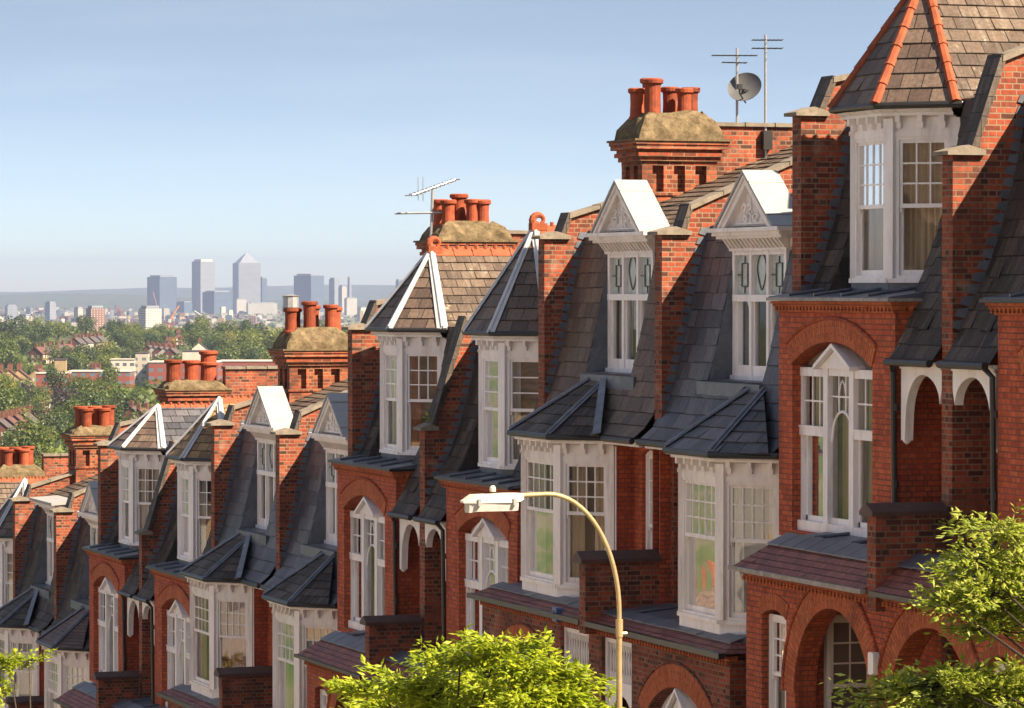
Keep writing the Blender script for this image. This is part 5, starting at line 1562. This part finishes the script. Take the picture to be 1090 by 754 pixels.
HP = [(gable_house('suburb_house', 'far_brick', 'far_roof', 1), 'red brick gabled house with clay roof among the hillside trees'),
      (gable_house('suburb_house', 'far_brick', 'far_roof_grey', 2, 8.0), 'red brick gabled house with grey roof among the hillside trees'),
      (gable_house('suburb_house', 'far_cream', 'far_roof', 3, 10.0), 'cream rendered gabled house with clay roof among the hillside trees'),
      (gable_house('suburb_house', 'far_white', 'far_roof_grey', 4, 8.0), 'white gabled house with grey roof among the hillside trees')]
hused = set(); occupied = []
def put_house(i, px, D, rot, s=1.0, lab=None):
    p, l = HP[i]
    o = p if i not in hused else copy_tree(p)
    hused.add(i)
    X, Y = far_xy(px, D); o.location = (X, Y, ground_z(X, Y)); o.rotation_euler = (0, 0, rot); o.scale = (s, s, s)
    tag(o, lab or l, 'house', 'houses among the hillside trees'); occupied.append((px, D, 13 * s))
rs = random.Random(12)
# rows seen in the photograph
for k, px in enumerate((10, 19, 28, 36, 44, 52)): put_house(0 if k % 3 else 1, px, 1190 + k * 14, -.4 + rs.uniform(-.1, .1), 1.0)
for k, px in enumerate((10, 34, 48)): put_house(0, px, 1010 + rs.uniform(-15, 15), -.5, .7)
for k, px in enumerate((12, 22, 32)): put_house(2, px, 1640 + k * 8, -.25, 1.25, None)
for k, px in enumerate((45, 52, 60, 67, 74)): put_house(k % 2, px, 2080 + k * 16, -.7, 1.1)
for k, px in enumerate((86, 94, 102, 110)): put_house(1 + (k % 2) * 2, px, 2300 + k * 15, -.6, 1.1)
for k, px in enumerate((164, 170, 176, 182, 188)): put_house(3 if k % 2 else 1, px, 2150 - k * 14, -.6, 1.0)
for k, px in enumerate((124, 132, 142, 150, 158)): put_house(k % 2, px, 1330 - k * 16, -.6, .95)
for k, px in enumerate((256, 266, 276, 284)): put_house(k % 3, px, 1480 - k * 12, -.7, 1.0)
for k in range(16):
    put_house(rs.randrange(4), rs.uniform(-60, 400), rs.choice([1250, 1450, 1750, 1950, 2250, 2450]) + rs.uniform(-60, 60), rs.uniform(-1, 0), rs.uniform(.8, 1.1))
# ---- the modern school and other mid-distance blocks
def block(name, px0, px1, D, ytop, m, label, cat, ybot=None, depth=None, turn=.0, group=None, parts=None):
    """rectangular building whose front spans photo columns px0..px1 at distance D and whose roof reaches row ytop"""
    cx = (px0 + px1) / 2; X, Y = far_xy(cx, D)
    w = (px1 - px0) / F_PX * D; zt_ = -(ytop - 306.0) / F_PX * D; g = ground_z(X, Y)
    h = max(3.0, zt_ - g); d = depth or w * .8
    o = empty(name, (X, Y, g), label, cat, group); o.rotation_euler = (0, 0, -TH + turn)
    # local: x away from the camera, y to the left
    b = MB(); b.box(0, d, -w / 2, w / 2, -4, h); bo = b.build('wall', m, o)
    r = MB(); r.box(-.3, d + .3, -w / 2 - .3, w / 2 + .3, h, h + max(.4, h * .012)); 
    r.build('roof', 'far_white' if m in ('f_red', 'f_white') else 'far_roof_grey', o)
    if parts: parts(o, w, d, h)
    occupied.append((cx, D, w * .6 + 4))
    return o
block('school_building', 118, 143, 1760, 383, 'f_white', 'long white school wing with a dark window strip beside the stair tower', 'school')
block('stair_tower', 144, 158, 1750, 376, 'f_pale', 'square pale concrete stair tower standing out of the school', 'tower')
block('school_building', 158, 232, 1745, 386, 'f_red', 'red brick school wing with a white top storey', 'school')
block('school_building', 232, 302, 1790, 385, 'f_red', 'red brick school wing right of the tallest chimney pot', 'school')
block('flat_roofed_hall', 194, 222, 1850, 374, 'far_white', 'plain white flat-roofed hall behind the red school wing', 'hall')
block('brick_warehouse', 38, 72, 1600, 398, 'f_red', 'long red brick building below the cream gables', 'warehouse')
block('brick_warehouse', 72, 138, 1680, 396, 'f_red', 'low red brick building left of the white school wing', 'warehouse')
block('gable_block', 58, 70, 1640, 383, 'far_cream', 'square cream block standing on the red brick building', 'building')
# ---- trees
specials = [(0, 20, 2380, 1.9), (1, 0, 1900, 1.7), (3, -12, 1950, 1.9), (0, 42, 2420, 1.5), (3, 265, 2150, 1.7), (3, 290, 2100, 1.8), (1, 240, 2200, 1.5), (0, 225, 2250, 1.4), (1, 205, 2350, 1.4), (3, 300, 1500, 1.4), (1, 280, 1560, 1.2), (3, 318, 1420, 1.3),
            (5, 181, 2350, .7), (5, 103, 2420, .7), (6, 70, 1330, 1.2), (6, 30, 1450, 1.1), (0, 100, 1270, 1.6), (1, 110, 1300, 1.6), (1, 85, 1240, 1.3), (0, 130, 1290, 1.3), (3, 55, 960, .8), (3, 42, 950, .8), (3, 24, 955, .7), (1, 2, 970, .8), (0, 14, 1120, .9), (1, 48, 1130, .9), (0, 33, 1250, 1.1), (2, 60, 1500, 1.1), (1, 25, 1540, 1.0), (0, 88, 1560, 1.1), (4, 112, 1600, 1.1), (2, 75, 1990, 1.1), (1, 58, 2010, 1.0), (1, 5, 1280, 1.6), (0, 128, 2320, 1.4), (3, 115, 2000, 1.5), (0, 140, 2250, 1.3),
            (3, 8, 1230, 1.1), (1, 45, 1400, 1.0), (0, 60, 1180, 1.1), (1, 345, 2300, 1.4), (3, 365, 2250, 1.3), (1, 385, 2300, 1.2)]
n_tree = 0
for i, px, D, s in specials:
    X, Y = far_xy(px, D); put_tree(i, X, Y, s * .95, rs.uniform(0, 6)); n_tree += 1
tries = 0
while n_tree < 290 and tries < 6000:
    tries += 1
    D = rs.uniform(860, 2700); px = rs.uniform(-70, 430)
    if any(abs(px - a) / F_PX * D < r * .85 and -25 < D - d < 40 for a, d, r in occupied): continue
    # keep lines of sight to the school and the cream gables
    if any(a - r / D * F_PX < px < a + r / D * F_PX and 0 < d - D < (330 if 1740 < d < 1860 else 170) for a, d, r in occupied if d > 1000 and rs.random() < (.97 if d > 1700 else .7) and not (1590 < d < 1690)): continue
    i = rs.choices([0, 1, 2, 3, 4, 5, 6], [5, 4, 5, 3, 4, .25, .5])[0]
    X, Y = far_xy(px, D); put_tree(i, X, Y, rs.uniform(.7, 1.35), rs.uniform(0, 6)); n_tree += 1
# undergrowth and hedges between the houses, and the woods outside the view: one mass
def woods():
    rs = random.Random(99); c = MB()
    for _ in range(1900):
        D = rs.uniform(780, 2850)
        px = rs.uniform(-90, 450) if rs.random() < .55 else rs.choice([rs.uniform(-1500, -90), rs.uniform(450, 1900)])
        X, Y = far_xy(px, D); g = ground_z(X, Y); inside = -90 < px < 450
        if inside and any(abs(px - a) / F_PX * D < r * 1.05 and -25 < D - d < 45 for a, d, r in occupied): continue
        hh = rs.uniform(3.0, 7.5) if inside else rs.uniform(7, 12); ww = rs.uniform(5, 10)
        for k in range(34 if inside else 24):
            d = Vector((rs.gauss(0, 1), rs.gauss(0, 1), abs(rs.gauss(0, .9)))).normalized()
            p = Vector((X + d.x * ww, Y + d.y * ww, g + d.z * hh)); s = rs.uniform(.7, 1.5)
            a = d.cross(Vector((0, 0, 1))); a = a.normalized() if a.length > .1 else Vector((1, 0, 0)); b = d.cross(a)
            b = (b + d * rs.gauss(0, .5)).normalized()
            c.face([p + a * s, p + b * s, p - a * s, p - b * s])
    return c.build('hedgerow_woods', 'leaf_far_mid')
tag(woods(), 'green hedges and woods filling the hillside between trees and roofs', 'woods', kind='stuff')

# ------------------------------------------------------------------ the far city
def tower(name, px0, px1, ytop, D, m, label, split=None, group=None, extra=None):
    def parts(o, w, d, h):
        if extra: extra(o, w, d, h)
    return block(name, px0, px1, D, ytop, m, label, 'tower', depth=(px1 - px0) / F_PX * D, turn=(.0 if split is None else split), group=group, parts=parts)
def two_face(name, px0, pxm, px1, ytop, D, m, label, pyr=None, cat='skyscraper', crown=None):
    """tower seen on its corner: left face px0..pxm in shade, right face pxm..px1"""
    w = (px1 - px0) / F_PX * D; l = (pxm - px0) / F_PX * D; r = w - l
    X, Y = far_xy(pxm, D); g = ground_z(X, Y); h = -(ytop - 306.0) / F_PX * D - g
    o = empty(name, (X, Y, g), label, cat); 
    s = math.sqrt(l * l + r * r); th = math.atan2(l, r)   # square plan of side s turned by th
    # camera frame: right = -y, away = +x
    b = MB()
    A = (0, 0); R_ = (s * math.sin(th), -s * math.cos(th)); L_ = (s * math.cos(th) * 1.0, s * math.sin(th)); Bk = (R_[0] + L_[0], R_[1] + L_[1])
    foot = [A, R_, Bk, L_]
    b.prism([(x, y, -5) for x, y in foot], (0, 0, h + 5)); b.build('wall', m, o)
    if pyr:
        p = MB(); cx, cy = Bk[0] / 2, Bk[1] / 2; hp = pyr / F_PX * D
        q = [(cx + (x - cx) * .93, cy + (y - cy) * .93) for x, y in foot]
        for i in range(4): p.face([(*q[i], h), (*q[(i + 1) % 4], h), (cx, cy, h + hp)])
        p.build('pyramid_roof', 'f_steel', o)
        st = MB(); st.prism([(cx + (x - cx) * .985, cy + (y - cy) * .985, h) for x, y in foot], (0, 0, h * .02)); st.build('parapet', 'f_steel', o)
    else:
        p = MB(); cx, cy = Bk[0] / 2, Bk[1] / 2
        p.prism([(cx + (x - cx) * .8, cy + (y - cy) * .8, h) for x, y in foot], (0, 0, h * .03 + 2)); p.build('roof_plant', 'far_white' if crown else 'f_steel', o)
    o.rotation_euler = (0, 0, -TH)
    return o
DC = 12600
two_face('skyscraper', 155, 170, 187, 295, DC, 'f_glass', 'blue-grey glass slab tower, leftmost of the skyline cluster')
two_face('skyscraper', 203, 213.5, 228, 278.5, DC, 'f_steel', 'tall flat-topped tower left of the pyramid-topped skyscraper', crown=True)
two_face('skyscraper', 246, 254, 277, 281, DC + 100, 'f_steel', 'tallest skyscraper with a pyramid roof', pyr=13)
two_face('skyscraper', 275, 279, 284, 296.5, DC + 300, 'f_glass', 'slim grey tower tucked right behind the pyramid-topped skyscraper')
two_face('skyscraper', 312, 331, 344, 293.5, DC, 'f_glass', 'broad blue tower right of the pyramid-topped skyscraper')
two_face('skyscraper', 350, 356, 361, 297.5, DC - 200, 'f_steel', 'round-shouldered pale tower right of the broad blue one')
two_face('skyscraper', 360, 364, 369, 305.5, DC - 300, 'f_pale', 'short white tower between the two slim right-hand ones')
two_face('skyscraper', 370, 372, 374, 296.5, DC - 200, 'f_steel', 'very slim tower at the right end of the skyline')
two_face('skyscraper', 421, 424, 429, 299, DC, 'f_glass', 'small grey tower just left of the turret roof')
two_face('office_block', 214, 228, 246, 311, DC - 300, 'f_glass', 'dark blue office block at the foot of the tallest skyscraper', cat='office block')
two_face('office_block', 187, 196, 204, 322, DC - 400, 'f_glass', 'low blue office block between the two left towers', cat='office block')
two_face('office_block', 249, 252, 262, 319, DC - 900, 'f_white', 'white office block below the tallest skyscraper', cat='office block')
two_face('office_block', 260, 264, 295, 323, DC - 1000, 'f_white', 'wide pale office block right below the tallest skyscraper', cat='office block')
two_face('office_block', 366, 369, 380, 318, DC - 1500, 'f_white', 'white block under the very slim tower', cat='office block')
two_face('office_block', 300, 303, 312, 326, DC - 1600, 'f_pale', 'pale block right of the wide office block', cat='office block')
two_face('office_block', 380, 384, 391, 328, DC - 2600, 'f_white', 'white slab below the skyline near the turret roof', cat='office block')
two_face('tower_block', 146, 155, 171, 328.5, 5200, 'f_white', 'dark-sided white tower block above the trees, left of the orange crane', cat='tower block')
two_face('tower_block', 90, 97, 111, 328.5, 5000, 'f_brick', 'brown tower block with a pale window grid above the trees', cat='tower block')
two_face('tower_block', 78, 83, 88, 328.5, 8000, 'f_pale', 'beige narrow tower block left of the brown gridded one', cat='tower block')
two_face('tower_block', 47, 53, 59, 322.5, 9500, 'f_steel', 'slim blue-grey tower block in the haze on the left', cat='tower block')
two_face('tower_block', 4, 8, 18, 326, 9000, 'f_steel', 'pale stepped tower block near the left edge', cat='tower block')
two_face('tower_block', 18, 28, 33, 337, 5400, 'f_white', 'low blue-sided block with a white end near the left edge', cat='tower block')
rs = random.Random(5)
mats = ['f_white', 'f_pale', 'f_glass', 'f_brick', 'f_pale', 'f_steel', 'far_white', 'far_brick', 'far_cream']
for k in range(250):
    D = rs.uniform(4200, 13500); px = rs.uniform(-60, 440)
    w_px = rs.uniform(2.5, 9) * 6000 / D + 1.2
    X, Y = far_xy(px, D); g = ground_z(X, Y)
    h = rs.choice([7, 9, 10, 12, 14, 16, 20, 26]) * rs.uniform(.8, 1.2)
    yt = 306 - (g + h) / D * F_PX
    m = rs.choice(mats)
    w = w_px / F_PX * D; d = w * rs.uniform(.5, 1.2)
    b = MB(); b.box(-d / 2, d / 2, -w / 2, w / 2, -2, h); o = b.build('city_block', m)
    o.location = (X, Y, g); o.rotation_euler = (0, 0, rs.uniform(-.9, .5))
    tag(o, 'hazy low city block on the plain below the skyline', 'building', 'low city blocks on the plain')
# scattered trees of the plain as one mass
def plain_trees():
    rs = random.Random(17); c = MB()
    for _ in range(2600):
        D = 3300 * (14000 / 3300) ** rs.random(); px = rs.uniform(-300, 700); X, Y = far_xy(px, D); g = ground_z(X, Y)
        r_ = rs.uniform(8, 20)
        for k in range(4):
            p = Vector((X + rs.gauss(0, r_), Y + rs.gauss(0, r_), g + rs.uniform(2, 9))); s = rs.uniform(4, 8)
            c.face([p + Vector((0, s, -s * .5)), p + Vector((s * .4, 0, s * .6)), p + Vector((0, -s, -s * .5)), p + Vector((-s * .4, 0, -s * .8))])
    return c.build('plain_woods', 'leaf_far_dark')
tag(plain_trees(), 'hazy tree cover between the city blocks on the plain', 'woods', kind='stuff')
def city_fabric(name, m, seed, k):
    rs = random.Random(seed); mb = MB()
    for _ in range(k):
        D = 3400 * (15500 / 3400) ** rs.random(); px = rs.uniform(-260, 640); X, Y = far_xy(px, D); g = ground_z(X, Y)
        h = rs.choice([5, 6, 7, 8, 9, 11, 15]); w = rs.uniform(7, 26); d = rs.uniform(7, 14)
        a = rs.uniform(-.9, .5); ca, sa = math.cos(a), math.sin(a)
        P = [(X + ca * p - sa * q, Y + sa * p + ca * q) for p, q in ((-d / 2, -w / 2), (d / 2, -w / 2), (d / 2, w / 2), (-d / 2, w / 2))]
        v = [(*p, g - 2) for p in P] + [(*p, g + h) for p in P]
        mb.solid(v, [(4, 5, 6, 7), (0, 1, 5, 4), (1, 2, 6, 5), (2, 3, 7, 6), (3, 0, 4, 7)])
    return mb.build(name, m)
for nm, m_, sd, kk in (('pale_city_fabric', 'f_pale', 1, 1300), ('brick_city_fabric', 'far_brick', 2, 1100), ('grey_city_fabric', 'far_roof_grey', 3, 1300)):
    tag(city_fabric(nm, m_, sd, kk), nm.split('_')[0] + ' jumble of low roofs filling the hazy plain below the skyline', 'city', kind='stuff')
def crane(px0, y0, px1, y1, D, m, label, thick):
    X, Y = far_xy(px0, D); g = ground_z(X, Y)
    s = D / F_PX; z0 = -(y0 - 306) * s; z1 = -(y1 - 306) * s; dy = -(px1 - px0) * s
    o = empty('crane', (X, Y, g), label, 'crane')
    part(o, 'mast', m, lambda mb: mb.box(-thick * .4, thick * .4, -thick * .4, thick * .4, 0, z0 - g + thick))
    a, b = Vector((0, 0, z0 - g)), Vector((dy * ST * 0, dy, z1 - g))
    part(o, 'jib', m, lambda mb: (mb.tube([a, b], thick * .5, 4), mb.tube([a, a - (b - a) * .12], thick * .6, 4)))
    part(o, 'cab', 'far_white', lambda mb: mb.box(-thick, thick, -thick * 1.2, thick * .4, z0 - g - thick, z0 - g + thick * 1.2))
    o.rotation_euler = (0, 0, -TH)
crane(180, 342, 190.5, 325.5, 5200, 'orange', 'orange crane jib slanting up above the hillside trees', 2.2)
crane(168, 330, 163, 311, 9000, 'crane_red', 'thin red crane jib in front of the leftmost glass tower', 1.3)
crane(214, 336, 207, 331, 5600, 'far_white', 'white crane with a short jib above the trees', 1.5)

# ------------------------------------------------------------------ air
if True:
    m, nt, out = mat('pale_summer_haze'); n = N(nt)
    v = n('VolumePrincipled', {'Color': (.36, .45, .70, 1), 'Density': 4.8e-5, 'Anisotropy': .0})
    nt.links.new(v.outputs[0], out.inputs['Volume'])
    M['haze'] = m
    mb = MB(); mb.box(-4300, 26200, -13600, 13600, -130, 200); tag(mb.build('haze', 'haze'), kind='stuff')

# ------------------------------------------------------------------ light, sky, camera
S = Vector((-1.25, -1.0, 1.5)).normalized()
sun = bpy.data.lights.new('sun', 'SUN'); sun.energy = 4.6; sun.angle = R(.5); sun.color = (1.0, .86, .67)
so = bpy.data.objects.new('sun', sun); COL.objects.link(so); so.rotation_euler = S.to_track_quat('Z', 'Y').to_euler()
wd = bpy.data.worlds.new('World'); scene.world = wd; wd.use_nodes = True
nt = wd.node_tree; nt.nodes.clear()
sky = nt.nodes.new('ShaderNodeTexSky'); sky.sky_type = 'NISHITA'; sky.sun_disc = False
sky.sun_elevation = math.asin(S.z); sky.sun_rotation = math.atan2(S.x, S.y)
sky.air_density = 1.0; sky.dust_density = .7; sky.ozone_density = 1.3; sky.altitude = 100
bg = nt.nodes.new('ShaderNodeBackground'); bg.inputs[1].default_value = .064
ow = nt.nodes.new('ShaderNodeOutputWorld')
tcw = nt.nodes.new('ShaderNodeTexCoord')
mpw = nt.nodes.new('ShaderNodeMapping'); mpw.vector_type = 'POINT'; mpw.inputs['Scale'].default_value = (1, 1, 4.6); mpw.inputs['Location'].default_value = (0, 0, .015)
nt.links.new(tcw.outputs['Generated'], mpw.inputs[0]); nt.links.new(mpw.outputs[0], sky.inputs[0])
nw = N(nt)
mpc = nw('Mapping', {'Vector': tcw.outputs['Generated'], 'Scale': (5.0, 5.0, 42.0)})
cz = nw('TexNoise', {'Vector': mpc.outputs[0], 'Scale': 1.0, 'Detail': 6.0, 'Roughness': .6, 'Distortion': .4})
cf = nw.ramp(cz.outputs[0], [(.45, (0, 0, 0)), (.85, (.14, .14, .14))])
veil = nw.mix(.3, sky.outputs[0], (2.2, 2.45, 2.4))
skyc = nw.mix(cf, veil, (5.6, 5.5, 5.7))
nt.links.new(skyc, bg.inputs[0]); nt.links.new(bg.outputs[0], ow.inputs[0])

cam = bpy.data.cameras.new('camera'); cam.sensor_width = 36; cam.sensor_fit = 'HORIZONTAL'; cam.lens = F_PX / 1090 * 36
cam.clip_start = .5; cam.clip_end = 60000
co = bpy.data.objects.new('camera', cam); COL.objects.link(co)
co.location = (CAMX, CAMY, 0)
fwd = Vector((CT, -ST, -math.tan(math.atan(71 / F_PX)))).normalized()
co.rotation_euler = fwd.to_track_quat('-Z', 'Y').to_euler()
scene.camera = co
vs_ = scene.view_settings
scene.display_settings.display_device = 'sRGB'
vs_.view_transform = 'Standard'; vs_.look = 'None'; vs_.gamma = 1; vs_.use_curve_mapping = False; vs_.exposure = 1.86
vs_.use_white_balance = True; vs_.white_balance_temperature = 7000; vs_.white_balance_tint = 10
scene.render.engine = 'CYCLES'
scene.cycles.max_bounces = 8; scene.cycles.diffuse_bounces = 4; scene.cycles.transparent_max_bounces = 12; scene.cycles.volume_bounces = 0
